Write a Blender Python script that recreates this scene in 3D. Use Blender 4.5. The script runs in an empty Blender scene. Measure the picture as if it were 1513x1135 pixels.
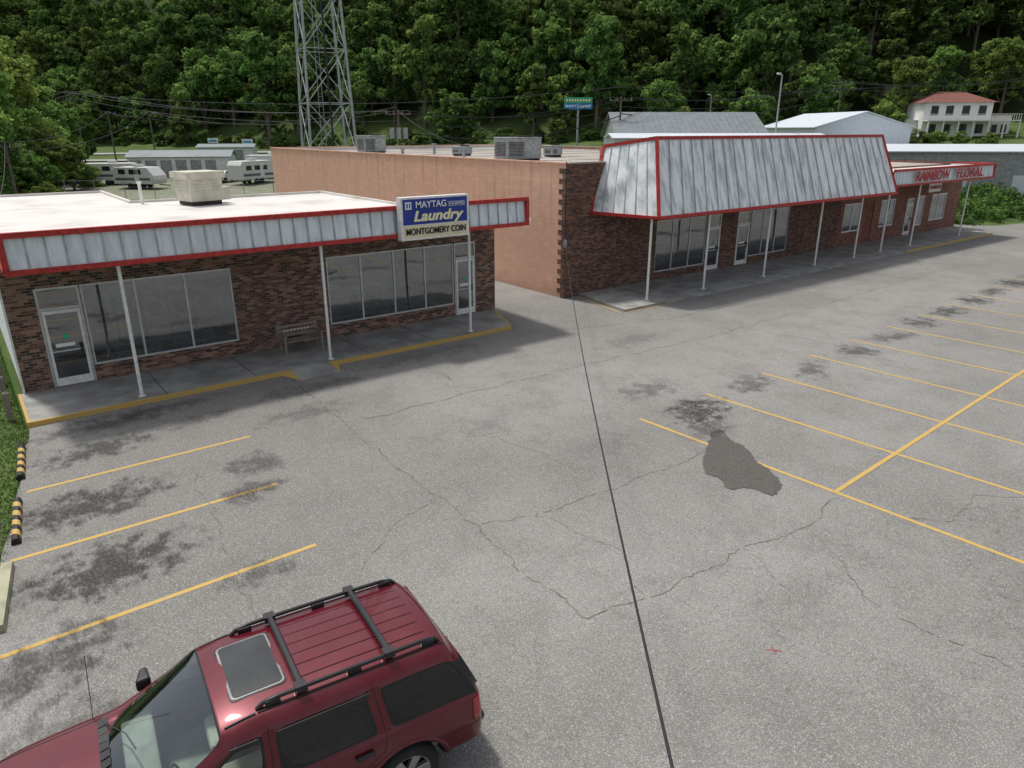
import bpy, bmesh, math, random
import numpy as np
from mathutils import Vector, Matrix
from mathutils.bvhtree import BVHTree
R=math.radians
sc=bpy.context.scene
COL=sc.collection
random.seed(4); rng=np.random.default_rng(7)
sc.view_settings.view_transform='Standard'
try: sc.view_settings.look='None'
except Exception: pass
sc.view_settings.exposure=0

# ------------------------------------------------------------------ materials
def nodes(m):
    m.use_nodes=True; nt=m.node_tree; return nt,nt.nodes,nt.links
def bsdf(nt):
    return [n for n in nt.nodes if n.type=='BSDF_PRINCIPLED'][0]
def srt(c): return (c[0],c[1],c[2],1)
def mixc(nt,fac,a,b,mode='MIX'):
    n=nt.nodes.new('ShaderNodeMix'); n.data_type='RGBA'; n.blend_type=mode
    if isinstance(fac,(int,float)): n.inputs[0].default_value=fac
    else: nt.links.new(fac,n.inputs[0])
    for s,i in ((a,6),(b,7)):
        if isinstance(s,(tuple,list)): n.inputs[i].default_value=srt(s)
        else: nt.links.new(s,n.inputs[i])
    return n.outputs[2]
def math_(nt,op,a,b=None,c=None,clamp=False):
    n=nt.nodes.new('ShaderNodeMath'); n.operation=op; n.use_clamp=clamp
    for i,s in enumerate((a,b,c)):
        if s is None: continue
        if isinstance(s,(int,float)): n.inputs[i].default_value=s
        else: nt.links.new(s,n.inputs[i])
    return n.outputs[0]
def sstep(nt,v,lo,hi):
    n=nt.nodes.new('ShaderNodeMapRange'); n.interpolation_type='SMOOTHSTEP'
    nt.links.new(v,n.inputs[0]); n.inputs[1].default_value=lo; n.inputs[2].default_value=hi
    n.inputs[3].default_value=0; n.inputs[4].default_value=1
    return n.outputs[0]
def objco(nt,scale=(1,1,1)):
    t=nt.nodes.new('ShaderNodeTexCoord'); mp=nt.nodes.new('ShaderNodeMapping'); mp.inputs['Scale'].default_value=scale
    nt.links.new(t.outputs['Object'],mp.inputs[0]); return mp.outputs[0]
DIM='3D'
def noise(nt,co,scale,detail=4,rough=.5,dist=0):
    n=nt.nodes.new('ShaderNodeTexNoise'); n.noise_dimensions=DIM; n.inputs['Scale'].default_value=scale; n.inputs['Detail'].default_value=detail
    n.inputs['Roughness'].default_value=rough; n.inputs['Distortion'].default_value=dist
    nt.links.new(co,n.inputs['Vector']); return n.outputs[0]
def bump(nt,b,h,strength,dist):
    n=nt.nodes.new('ShaderNodeBump'); n.inputs['Strength'].default_value=strength; n.inputs['Distance'].default_value=dist
    nt.links.new(h,n.inputs['Height']); nt.links.new(n.outputs[0],b.inputs['Normal'])
def M(name,col,rough=.7,metal=0,var=.18,scale=3,stretch=(1,1,1),col2=None,lo=.35,hi=.65,bmp=0,bscale=60,coat=0,spec=.4):
    m=bpy.data.materials.new(name); nt,N,L=nodes(m); b=bsdf(nt)
    co=objco(nt,stretch); f=sstep(nt,noise(nt,co,scale,3,.6),lo,hi)
    c1=tuple(x*(1-var) for x in col); c2=tuple(min(1,x*(1+var)) for x in col) if col2 is None else col2
    c=mixc(nt,f,c1,c2)
    L.new(c,b.inputs['Base Color']); b.inputs['Roughness'].default_value=rough; b.inputs['Metallic'].default_value=metal
    b.inputs['Specular IOR Level'].default_value=spec
    b.inputs['Coat Weight'].default_value=coat; b.inputs['Coat Roughness'].default_value=.03
    if bmp: bump(nt,b,noise(nt,objco(nt),bscale,2),bmp,.01)
    return m
def brick(name,c1,c2,c3,mortar,bw=.215,rh=.075,ms=.007,stain=.35,stcol=None,streak=0):
    m=bpy.data.materials.new(name); nt,N,L=nodes(m); b=bsdf(nt)
    t=N.new('ShaderNodeTexCoord'); sp=N.new('ShaderNodeSeparateXYZ'); L.new(t.outputs['Object'],sp.inputs[0])
    xy=math_(nt,'ADD',sp.outputs[0],sp.outputs[1]); cb=N.new('ShaderNodeCombineXYZ'); L.new(xy,cb.inputs[0]); L.new(sp.outputs[2],cb.inputs[1])
    bt=N.new('ShaderNodeTexBrick'); bt.inputs['Scale'].default_value=1; bt.inputs['Brick Width'].default_value=bw
    bt.inputs['Row Height'].default_value=rh; bt.inputs['Mortar Size'].default_value=ms; bt.inputs['Mortar Smooth'].default_value=.2
    bt.inputs['Color1'].default_value=(0,0,0,1); bt.inputs['Color2'].default_value=(1,1,1,1); bt.inputs['Mortar'].default_value=(.5,.5,.5,1)
    L.new(cb.outputs[0],bt.inputs['Vector'])
    rp=N.new('ShaderNodeValToRGB'); L.new(bt.outputs['Color'],rp.inputs[0])
    e=rp.color_ramp.elements; e[0].color=srt(c1); e[0].position=.1; e[1].color=srt(c3); e[1].position=.95
    k=rp.color_ramp.elements.new(.5); k.color=srt(c2)
    c=mixc(nt,bt.outputs['Fac'],rp.outputs[0],mortar)
    n=sstep(nt,noise(nt,objco(nt,(1,1,.6)),.9,4,.6),.35,.75)
    c=mixc(nt,math_(nt,'MULTIPLY',n,stain),c,stcol or tuple(x*.45 for x in c2))
    if streak:
        n2=sstep(nt,noise(nt,objco(nt,(2.5,2.5,.18)),1.2,4,.6),.5,.75); hz=sstep(nt,sp.outputs[2],1.0,5.4)
        c=mixc(nt,math_(nt,'MULTIPLY',math_(nt,'MULTIPLY',n2,hz),streak),c,(.3,.17,.12))
        lo=math_(nt,'SUBTRACT',1,sstep(nt,math_(nt,'ADD',sp.outputs[2],noise(nt,objco(nt),1.5,3)),.4,1.3)); c=mixc(nt,math_(nt,'MULTIPLY',lo,.5),c,(.33,.2,.15))
    L.new(c,b.inputs['Base Color']); b.inputs['Roughness'].default_value=.85; b.inputs['Specular IOR Level'].default_value=.25
    bump(nt,b,math_(nt,'SUBTRACT',1,bt.outputs['Fac']),.5,.006)
    return m
def glass(name,tint,gloss,rough=.01,col=(.9,.95,1)):
    m=bpy.data.materials.new(name); nt,N,L=nodes(m); N.clear()
    o=N.new('ShaderNodeOutputMaterial'); tr=N.new('ShaderNodeBsdfTransparent'); tr.inputs[0].default_value=srt(tint)
    g=N.new('ShaderNodeBsdfGlossy'); g.inputs['Roughness'].default_value=rough; g.inputs[0].default_value=srt(col)
    fr=N.new('ShaderNodeFresnel'); fr.inputs[0].default_value=1.5
    f=math_(nt,'ADD',math_(nt,'MULTIPLY',fr.outputs[0],1.0),gloss,clamp=True)
    mx=N.new('ShaderNodeMixShader'); L.new(f,mx.inputs[0]); L.new(tr.outputs[0],mx.inputs[1]); L.new(g.outputs[0],mx.inputs[2])
    L.new(mx.outputs[0],o.inputs[0]); return m

m_brickL=brick('brick_laundry',(.06,.04,.036),(.17,.085,.062),(.36,.2,.15),(.26,.24,.21))
m_brickB=brick('brick_store',(.05,.03,.025),(.16,.07,.05),(.26,.13,.095),(.2,.175,.15))
m_brickR=brick('brick_florist',(.15,.055,.04),(.24,.095,.065),(.32,.14,.1),(.26,.21,.18))
m_pink=brick('pink_block',(.70,.42,.30),(.73,.44,.315),(.77,.47,.34),(.58,.34,.24),.41,.205,.006,.25,(.57,.34,.24),.5)
m_red=M('red_trim',(.42,.03,.025),.5,var=.25,scale=6)
m_panel=M('white_metal_panel',(.66,.72,.76),.4,.15,var=.12,scale=2.2,stretch=(3,3,.4))
m_mans=M('mansard_metal',(.5,.54,.55),.4,.15,var=.25,scale=1.6,stretch=(2.6,1,.5),col2=(.82,.85,.85),lo=.25,hi=.65)
m_rib=M('metal_rib',(.4,.43,.45),.45,.2)
m_white=M('white_paint',(.75,.75,.73),.5,var=.1,scale=8)
m_siding=M('white_siding',(.72,.74,.74),.55,var=.08)
m_roofW=M('roof_membrane',(.72,.69,.65),.75,var=.06,scale=.7,col2=(.5,.46,.41),lo=.42,hi=.8)
m_roofT=M('roof_tan',(.52,.48,.42),.85,var=.2,scale=.5,col2=(.33,.29,.25))
m_conc=M('concrete_walk',(.3,.295,.275),.85,var=.22,scale=1.1,bmp=.2)
m_alu=M('aluminium_frame',(.55,.57,.57),.4,.3,var=.08)
m_dark=M('dark_soffit',(.05,.04,.035),.9)
m_soff=M('soffit_boards',(.13,.09,.07),.9,scale=5)
m_yel=M('yellow_paint',(.62,.40,.10),.7,var=.12,scale=9,col2=(.4,.33,.2),lo=.48,hi=.72)
m_black=M('black_rubber',(.018,.018,.019),.6)
m_blackpl=M('black_plastic',(.02,.02,.022),.4)
m_steel=M('galvanised_steel',(.36,.39,.4),.5,.5,scale=6)
m_wood=M('weathered_wood',(.22,.19,.16),.85,scale=8,stretch=(1,6,6))
m_pole=M('utility_pole_wood',(.14,.115,.09),.9)
m_wire=M('cable_black',(.02,.02,.022),.6)
m_acb=M('ac_beige',(.56,.54,.44),.6,var=.12)
m_acg=M('ac_grey',(.33,.35,.35),.55,.2,var=.15)
m_int=M('interior_wall',(.34,.34,.32),.8)
m_intf=M('interior_floor',(.2,.19,.18),.7)
m_wash=M('washer_white',(.6,.6,.6),.4)
m_glassW=glass('window_glass',(.5,.53,.53),.2)
m_blue=M('sign_blue',(.015,.04,.28),.35,var=.05)
m_cream=M('sign_cream',(.72,.66,.46),.4,var=.05)
m_letw=M('letter_white',(.8,.8,.8),.5,var=.02)
m_lety=M('letter_yellow',(.85,.8,.5),.5,var=.02)
m_letk=M('letter_black',(.02,.02,.02),.5)
m_letr=M('letter_red',(.4,.02,.03),.5)
m_gravel=M('gravel',(.3,.28,.25),.95,scale=1.5,col2=(.16,.2,.09),lo=.4,hi=.6)
m_roadg=M('road_grey',(.3,.3,.29),.9)
m_greyroof=M('grey_metal_roof',(.2,.22,.23),.5,.2,var=.08,scale=1.2)
m_whroof=M('white_metal_roof',(.64,.68,.72),.45,.1,var=.05)
m_shing=M('red_shingle',(.2,.08,.06),.9)
m_trim=M('rv_white',(.62,.62,.6),.4,var=.06)
m_rvs=M('rv_stripe',(.12,.13,.16),.4)
m_win=M('dark_window',(.02,.024,.028),.08,var=.2,spec=.8)
m_tarp=M('blue_tarp',(.03,.16,.42),.6)
m_green=M('green_sign',(.05,.4,.2),.5)
m_cyan=M('cyan_sign',(.05,.3,.6),.5)
m_wallg=M('grey_wall',(.3,.31,.31),.7)

# ------------------------------------------------------------------ helpers
def empty(name,loc=(0,0,0)):
    e=bpy.data.objects.new(name,None); e.location=loc; e.empty_display_size=.3; COL.objects.link(e); return e
class MB:
    def __init__(s): s.v=[]; s.f=[]; s.mi=[]; s.m=[]
    def slot(s,m):
        if m not in s.m: s.m.append(m)
        return s.m.index(m)
    def add(s,vs,fs,m):
        k=len(s.v); s.v+= [tuple(v) for v in vs]; i=s.slot(m)
        for f in fs: s.f.append([a+k for a in f]); s.mi.append(i)
    def quad(s,a,b,c,d,m): s.add([a,b,c,d],[(0,1,2,3)],m)
    def box(s,x0,x1,y0,y1,z0,z1,m):
        s.add([(x0,y0,z0),(x1,y0,z0),(x1,y1,z0),(x0,y1,z0),(x0,y0,z1),(x1,y0,z1),(x1,y1,z1),(x0,y1,z1)],
              [(0,3,2,1),(4,5,6,7),(0,1,5,4),(1,2,6,5),(2,3,7,6),(3,0,4,7)],m)
    def bar(s,p0,p1,w,h,m,up=(0,0,1)):
        p0=Vector(p0);p1=Vector(p1);d=(p1-p0).normalized();up=Vector(up)
        sd=d.cross(up)
        if sd.length<1e-4: sd=d.cross(Vector((1,0,0)))
        sd.normalize(); u=sd.cross(d).normalized(); sd*=w/2;u*=h/2
        vs=[p0-sd-u,p0+sd-u,p0+sd+u,p0-sd+u,p1-sd-u,p1+sd-u,p1+sd+u,p1-sd+u]
        s.add(vs,[(0,3,2,1),(4,5,6,7),(0,1,5,4),(1,2,6,5),(2,3,7,6),(3,0,4,7)],m)
    def cyl(s,p0,p1,r0,r1,m,n=12,caps=True):
        p0=Vector(p0);p1=Vector(p1);d=(p1-p0).normalized()
        a=d.orthogonal().normalized();b=d.cross(a); vs=[]
        for p,r in((p0,r0),(p1,r1)):
            for i in range(n):
                t=2*math.pi*i/n; vs.append(p+a*math.cos(t)*r+b*math.sin(t)*r)
        fs=[(i,(i+1)%n,n+(i+1)%n,n+i) for i in range(n)]
        if caps: fs+= [tuple(range(n-1,-1,-1)),tuple(range(n,2*n))]
        s.add(vs,fs,m)
    def obj(s,name,parent=None,smooth=False,bevel=0,loc=None,rot=None):
        me=bpy.data.meshes.new(name); me.from_pydata(s.v,[],s.f)
        for m in s.m: me.materials.append(m)
        me.polygons.foreach_set('material_index',s.mi)
        if smooth:
            me.polygons.foreach_set('use_smooth',[True]*len(me.polygons)); me.set_sharp_from_angle(angle=R(40))
        me.update(); o=bpy.data.objects.new(name,me); COL.objects.link(o)
        if parent: o.parent=parent
        if loc: o.location=loc
        if rot: o.rotation_euler=rot
        if bevel:
            b=o.modifiers.new('b','BEVEL'); b.width=bevel; b.segments=2; b.limit_method='ANGLE'; b.angle_limit=R(40)
        return o
def tube(pts,r,m,name,parent=None,n=6):
    cu=bpy.data.curves.new(name,'CURVE'); cu.dimensions='3D'; cu.bevel_depth=r; cu.bevel_resolution=2 if n>6 else 1
    sp=cu.splines.new('POLY'); sp.points.add(len(pts)-1)
    for i,p in enumerate(pts): sp.points[i].co=(p[0],p[1],p[2],1)
    cu.materials.append(m); o=bpy.data.objects.new(name,cu); COL.objects.link(o)
    if parent: o.parent=parent
    return o
def wall_x(mb,x0,x1,y,z0,z1,ops,m,depth=.12,face=-1):
    xs=sorted(set([x0,x1]+[o[0] for o in ops]+[o[1] for o in ops])); zs=sorted(set([z0,z1]+[o[2] for o in ops]+[o[3] for o in ops]))
    for i in range(len(xs)-1):
        for j in range(len(zs)-1):
            cx=(xs[i]+xs[i+1])/2; cz=(zs[j]+zs[j+1])/2
            if any(o[0]<cx<o[1] and o[2]<cz<o[3] for o in ops): continue
            mb.quad((xs[i],y,zs[j]),(xs[i+1],y,zs[j]),(xs[i+1],y,zs[j+1]),(xs[i],y,zs[j+1]),m)
    yb=y+depth
    for a,b,c,d in ops:
        mb.quad((a,y,c),(a,yb,c),(a,yb,d),(a,y,d),m); mb.quad((b,y,c),(b,y,d),(b,yb,d),(b,yb,c),m)
        mb.quad((a,y,d),(a,yb,d),(b,yb,d),(b,y,d),m); mb.quad((a,y,c),(b,y,c),(b,yb,c),(a,yb,c),m)
def glazing(mbf,mbg,x0,x1,y,z0,z1,mull,fm,fw=.055,sub=None):
    yf=y+.03; yb=y+.09
    mbf.box(x0,x1,yf,yb,z0,z0+fw,fm); mbf.box(x0,x1,yf,yb,z1-fw,z1,fm)
    edges=[x0]+[q-fw/2 for q in mull]+[x1-fw]
    for xx in edges:
        mbf.box(xx,xx+fw,yf,yb,z0+fw,z1-fw,fm)
    for a,b in zip(edges[:-1],edges[1:]):
        t=random.uniform(-.004,.004); t2=random.uniform(-.004,.004)
        mbg.quad((a+.02,y+.06+t,z0+.02),(b+fw-.02,y+.06-t,z0+.02),(b+fw-.02,y+.06+t2,z1-.02),(a+.02,y+.06-t2,z1-.02),m_glassW)
def door(mbf,mbg,x0,x1,y,z0,z1,ztop,fm):
    fw=.06
    mbf.box(x0,x0+fw,y+.02,y+.1,z0,ztop,fm); mbf.box(x1-fw,x1,y+.02,y+.1,z0,ztop,fm)
    mbf.box(x0+fw,x1-fw,y+.02,y+.1,z1,z1+.07,fm); mbf.box(x0+fw,x1-fw,y+.02,y+.1,ztop-fw,ztop,fm)
    a=x0+fw+.01;b=x1-fw-.01; w=.07
    mbf.box(a,a+w,y+.0,y+.05,z0+.02,z1-.01,m_white); mbf.box(b-w,b,y+.0,y+.05,z0+.02,z1-.01,m_white)
    mbf.box(a+w,b-w,y+.0,y+.05,z0+.02,z0+.24,m_white); mbf.box(a+w,b-w,y+.0,y+.05,z1-.1,z1-.01,m_white)
    mbf.box(a+w,b-w,y-.03,y+.0,z0+.98,z0+1.02,m_alu); mbf.box(b-w-.1,b-w-.03,y-.035,y-.003,z0+.9,z0+1.15,m_blackpl)
    mbg.quad((a+.01,y+.03,z0+.1),(b-.01,y+.03,z0+.1),(b-.01,y+.03,z1-.05),(a+.01,y+.03,z1-.05),m_glassW)
    mbg.quad((x0+.02,y+.06,z1+.03),(x1-.02,y+.06,z1+.03),(x1-.02,y+.06,ztop-.02),(x0+.02,y+.06,ztop-.02),m_glassW)
    mbf.cyl(((a+b)/2,y+.028,z0+1.38),((a+b)/2,y+.024,z0+1.38),.075,.075,m_green,14); mbf.box(a+w+.1,b-w-.2,y+.024,y+.028,z0+1.1,z0+1.2,m_letw)
def text(body,x0,x1,y,zc,hgt,m,name,parent,shear=0,off=0.0):
    cu=bpy.data.curves.new(name,'FONT'); cu.body=body; cu.size=1; cu.extrude=.01; cu.shear=shear; cu.offset=off; cu.align_y='CENTER'; cu.align_x='CENTER'
    cu.materials.append(m); o=bpy.data.objects.new(name,cu); COL.objects.link(o); bpy.context.view_layer.update()
    w,h=o.dimensions.x,o.dimensions.y
    o.scale=((x1-x0)/w,hgt/h,1); o.rotation_euler=(R(90),0,0); o.location=((x0+x1)/2,y,zc)
    if parent: o.parent=parent
    return o
CA,SA=.7914,.6113
def VF(X,Y): return (CA*X+SA*Y,-SA*X+CA*Y)   # survey frame of the valley -> world

# ------------------------------------------------------------------ terrain
def hgt(A,B):
    X=CA*A-SA*B; Y=SA*A+CA*B
    base=np.where(X<0,150+np.minimum(-X*.43,50),150-np.minimum(X*.2,28))
    gb=np.clip(4.2+X*.055,3.0,9)
    g=np.clip((Y-85)/(base-85),0,1); g=g*g*(3-2*g)*.35+g*.65
    d=np.maximum(0,Y-base)
    return g*gb+110*(1-np.exp(-d*.62/110))+np.where(d>0,np.sin(X*.045)*np.sin(Y*.06+1)*np.minimum(d*.08,4),0)
def build_terrain():
    def axis(lo,hi):
        a=list(np.arange(lo,hi+.1,8)); x=lo
        st=16
        while x>-1600: x-=st; st*=1.35; a.insert(0,x)
        x=hi; st=16
        while x<1600: x+=st; st*=1.35; a.append(x)
        return np.array(a)
    xs=axis(-170,400); ys=axis(-60,420)
    XX,YY=np.meshgrid(xs,ys); Z=hgt(XX,YY)-.03
    n,mn=len(xs),len(ys)
    v=np.stack([XX.ravel(),YY.ravel(),Z.ravel()],1)
    f=[(j*n+i,j*n+i+1,(j+1)*n+i+1,(j+1)*n+i) for j in range(mn-1) for i in range(n-1)]
    me=bpy.data.meshes.new('terrain'); me.from_pydata(v.tolist(),[],f); me.polygons.foreach_set('use_smooth',[True]*len(f))
    m=bpy.data.materials.new('grass_ground'); nt,N,L=nodes(m); b=bsdf(nt); co=objco(nt)
    c=mixc(nt,sstep(nt,noise(nt,co,.15,3),.35,.65),(.06,.115,.028),(.12,.17,.05))
    c=mixc(nt,sstep(nt,noise(nt,co,8,3,.7),.35,.7),c,(.07,.085,.035))
    sp=N.new('ShaderNodeSeparateXYZ'); t=N.new('ShaderNodeTexCoord'); L.new(t.outputs['Object'],sp.inputs[0])
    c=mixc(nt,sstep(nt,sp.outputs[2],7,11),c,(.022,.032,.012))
    L.new(c,b.inputs['Base Color']); b.inputs['Roughness'].default_value=1; b.inputs['Specular IOR Level'].default_value=.1
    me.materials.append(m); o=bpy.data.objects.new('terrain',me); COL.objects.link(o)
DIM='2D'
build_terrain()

def asphalt():
    m=bpy.data.materials.new('weathered_asphalt'); nt,N,L=nodes(m); b=bsdf(nt); co=objco(nt)
    big=sstep(nt,noise(nt,co,.12,3,.6),.32,.68)
    c=mixc(nt,big,(.222,.214,.198),(.30,.292,.274))
    mid=sstep(nt,noise(nt,co,.7,6,.72),.42,.7); c=mixc(nt,math_(nt,'MULTIPLY',mid,.5),c,(.168,.16,.147))
    v=N.new('ShaderNodeTexVoronoi'); v.voronoi_dimensions='2D'; v.inputs['Scale'].default_value=85; L.new(co,v.inputs['Vector'])
    sv=N.new('ShaderNodeSeparateColor'); L.new(v.outputs['Color'],sv.inputs[0])
    c=mixc(nt,math_(nt,'MULTIPLY',sstep(nt,sv.outputs[0],.72,.95),.75),c,(.48,.465,.44))
    c=mixc(nt,math_(nt,'MULTIPLY',sstep(nt,sv.outputs[1],.7,.95),.65),c,(.1,.097,.09))
    f=noise(nt,co,130,1,.7); c=mixc(nt,math_(nt,'MULTIPLY',sstep(nt,f,.5,.7),.4),c,(.12,.117,.11))
    f2=noise(nt,co,22,3,.7); c=mixc(nt,math_(nt,'MULTIPLY',sstep(nt,f2,.5,.72),.3),c,(.13,.126,.118))
    nz=N.new('ShaderNodeTexNoise'); nz.noise_dimensions='2D'; nz.inputs['Scale'].default_value=1.3; nz.inputs['Detail'].default_value=4; L.new(co,nz.inputs['Vector'])
    vm=N.new('ShaderNodeVectorMath'); vm.operation='MULTIPLY_ADD'; L.new(nz.outputs['Color'],vm.inputs[0]); vm.inputs[1].default_value=(1.2,1.2,0); L.new(co,vm.inputs[2])
    def crack(sc_,w,lo,hi,ns,amt,c,mask=None):
        vv=N.new('ShaderNodeTexVoronoi'); vv.voronoi_dimensions='2D'; vv.feature='DISTANCE_TO_EDGE'; vv.inputs['Scale'].default_value=sc_; L.new(vm.outputs[0],vv.inputs['Vector'])
        k=math_(nt,'SUBTRACT',1,sstep(nt,vv.outputs['Distance'],0,w))
        k=math_(nt,'MULTIPLY',k,mask if mask is not None else sstep(nt,noise(nt,co,ns,2),lo,hi)); k=math_(nt,'MULTIPLY',k,amt)
        return mixc(nt,k,c,(.1,.092,.08))
    c=crack(.22,.004,.42,.62,.16,.4,c)
    c=crack(1.6,.02,.5,.66,.13,.4,c)
    sp=N.new('ShaderNodeSeparateXYZ'); L.new(co,sp.inputs[0])
    da=math_(nt,'DIVIDE',math_(nt,'SUBTRACT',sp.outputs[0],12.0),5); db=math_(nt,'DIVIDE',math_(nt,'SUBTRACT',sp.outputs[1],3.0),2.6)
    rr=math_(nt,'ADD',math_(nt,'MULTIPLY',da,da),math_(nt,'MULTIPLY',db,db))
    zone=math_(nt,'MULTIPLY',math_(nt,'SUBTRACT',1,sstep(nt,rr,.3,1.3)),sstep(nt,noise(nt,co,.7,2),.3,.55))
    c=crack(3.8,.05,0,1,1,.6,c,zone)
    L.new(c,b.inputs['Base Color']); b.inputs['Roughness'].default_value=.9; b.inputs['Specular IOR Level'].default_value=.2
    bump(nt,b,f,.25,.01)
    return m
m_asph=asphalt()
def ngon(name,pts,z,m,parent=None):
    bm=bmesh.new(); vs=[bm.verts.new((p[0],p[1],z)) for p in pts]; f=bm.faces.new(vs); bm.normal_update()
    if f.normal.z<0: f.normal_flip()
    bmesh.ops.triangulate(bm,faces=[f]); me=bpy.data.meshes.new(name); bm.to_mesh(me); me.materials.append(m)
    o=bpy.data.objects.new(name,me); COL.objects.link(o)
    if parent: o.parent=parent
    return o
edge=[]
for i in range(60):
    b_=19.6-i*.6; edge.append((.43-.15*(19.5-b_)+.05*math.sin(i*1.7)+random.uniform(-.04,.04),b_))
ngon('parking_lot',[(-11,-60),(130,-60),(130,10),(80,17),(62,20.8),(60,24),(42,24),(20.5,24),(20.5,62),(15,62),(15,23.5),(.62,23.5)]+edge,0,m_asph)

mk=MB()
def stripe(a,b,w=.095,z=.004,m=None):
    a=Vector((*a,z));b=Vector((*b,z)); d=(b-a).normalized(); s=Vector((-d.y,d.x,0))*w/2
    mk.quad(a-s,b-s,b+s,a+s,m or m_yel)
for p,q in [((.06,15.9),(4.5,15.91)),((-.41,13.2),(4.14,13.19)),((-.72,10.53),(3.85,10.56)),((-1.0,7.85),(3.6,7.9))]: stripe(p,q)
for i in range(15):
    a0=12.57+2.76*i; tip=11.05+.042*(a0-12.57)
    stripe((a0,tip),(a0+.5,.6+.05*(a0-12)))
stripe((12.83,6.04),(52,7.9),.095,.008)
stripe((7.72,4.22),(7.86,4.06),.012,.005,m_red); stripe((7.74,4.08),(7.83,4.2),.012,.009,m_red)
mk.obj('parking_stripes')

def stain_mat():
    m=bpy.data.materials.new('oil_stain'); nt,N,L=nodes(m); b=bsdf(nt); co=objco(nt)
    at=N.new('ShaderNodeAttribute'); at.attribute_name='a'
    n1=noise(nt,co,2.6,6,.78); n2=noise(nt,co,22,3,.7)
    s=math_(nt,'ADD',at.outputs['Fac'],math_(nt,'MULTIPLY',math_(nt,'SUBTRACT',n1,.5),3.2))
    al=sstep(nt,s,.15,.95); al=math_(nt,'MULTIPLY',al,sstep(nt,n2,.25,.6))
    at2=N.new('ShaderNodeAttribute'); at2.attribute_name='s'; al=math_(nt,'MULTIPLY',al,math_(nt,'MULTIPLY',at2.outputs['Fac'],.85),clamp=True)
    al=math_(nt,'MULTIPLY',al,sstep(nt,at.outputs['Fac'],0,.3))
    b.inputs['Base Color'].default_value=(.035,.033,.03,1); b.inputs['Roughness'].default_value=.8; L.new(al,b.inputs['Alpha']); return m
m_st=stain_mat()
DIM='3D'
def stains(lst):
    v=[];f=[];a=[];s=[]
    for k,(cx,cy,rx,ry,ang,st) in enumerate(lst):
        base=len(v); nr,na=5,24; z=.012+.0006*k
        v.append((cx,cy,z)); a.append(1); s.append(st)
        for r in range(1,nr+1):
            for t in range(na):
                th=2*math.pi*t/na; x=math.cos(th)*rx*r/nr; y=math.sin(th)*ry*r/nr
                v.append((cx+x*math.cos(ang)-y*math.sin(ang),cy+x*math.sin(ang)+y*math.cos(ang),z)); a.append(1-r/nr); s.append(st)
        for t in range(na): f.append((base,base+1+t,base+1+(t+1)%na))
        for r in range(1,nr):
            for t in range(na):
                p=base+1+(r-1)*na; q=p+na; f.append((p+t,q+t,q+(t+1)%na,p+(t+1)%na))
    me=bpy.data.meshes.new('oil_stains'); me.from_pydata(v,[],f)
    for nm,d in(('a',a),('s',s)):
        at=me.attributes.new(nm,'FLOAT','POINT'); at.data.foreach_set('value',d)
    me.materials.append(m_st); o=bpy.data.objects.new('oil_stains',me); COL.objects.link(o)
sl=[(14.2,10.5,1.6,1.0,.3,.95),(17.0,10.9,1.3,.8,.2,.6),(19.5,10.5,1.5,.7,.4,.6),(22.5,10.7,1.1,.9,0,.65),(25.1,10.8,1.6,.7,-.2,.6),(27.9,11.1,1.2,.9,.2,.7),(30.6,11.2,1.7,.8,0,.8),(33.5,11.4,1.3,1.0,0,.85),(36.1,11.6,1.7,.7,0,.7),(39,11.7,1.5,1.1,0,.9),(41.6,11.8,1.8,.8,0,.8),(44.4,11.9,1.5,1.0,0,.8),
(.95,14.55,2.0,1.1,.1,.95),(.9,12.0,1.9,1.2,.1,1),(1.5,17.3,1.9,.8,.1,.85),(3.6,13.15,1.0,.6,.3,.65),(4.1,14.4,.8,.9,.3,.6),(-.3,10.0,1.5,1.1,0,.75),(2.7,10.3,.8,.5,0,.55),(3.9,17.7,1.1,.5,0,.55),(14.3,12.3,1.3,.8,0,.5),
(24,3,1.4,1.2,0,.4),(9.2,13,1,.6,0,.25),(6,16.5,1.8,.8,0,.35),(17.5,16,2.2,.8,0,.25),(1.8,18.8,2.4,.7,0,.6),(7,18.2,2.5,.7,0,.4),(13.4,9.6,1.1,.8,0,.5),(-.2,8.2,1.4,1.2,0,.5),(10.5,10.5,2,1.2,0,.15),(3,19.1,3,.5,0,.45),(11,18.9,3,.8,0,.3)]
stains(sl)
pts=[(13.29,9.44),(13.65,9.40),(13.24,8.78),(13.2,8.35),(12.72,7.74),(12.58,7.28),(12.19,6.82),(11.71,6.65),(11.63,6.97),(11.59,7.26),(11.15,7.41),(11.51,7.85),(11.38,8.19),(12.05,8.68),(12.77,9.08)]
for _ in range(3):
    q=[]
    for i in range(len(pts)):
        a=pts[i]; b=pts[(i+1)%len(pts)]; q.append((a[0]*.8+b[0]*.2,a[1]*.8+b[1]*.2)); q.append((a[0]*.2+b[0]*.8,a[1]*.2+b[1]*.8))
    pts=[(x+random.uniform(-.025,.025),y+random.uniform(-.025,.025)) for x,y in q]
m_damp=M('damp_asphalt',(.085,.078,.068),.55,var=.35,scale=40,bmp=.3,col2=(.13,.12,.105))
ngon('damp_patch',pts,.0102,m_damp)
ck=MB(); m_crack=M('crack_fill',(.135,.122,.1),.95,var=.3,scale=3,col2=(.21,.195,.165),lo=.3,hi=.6)
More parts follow.
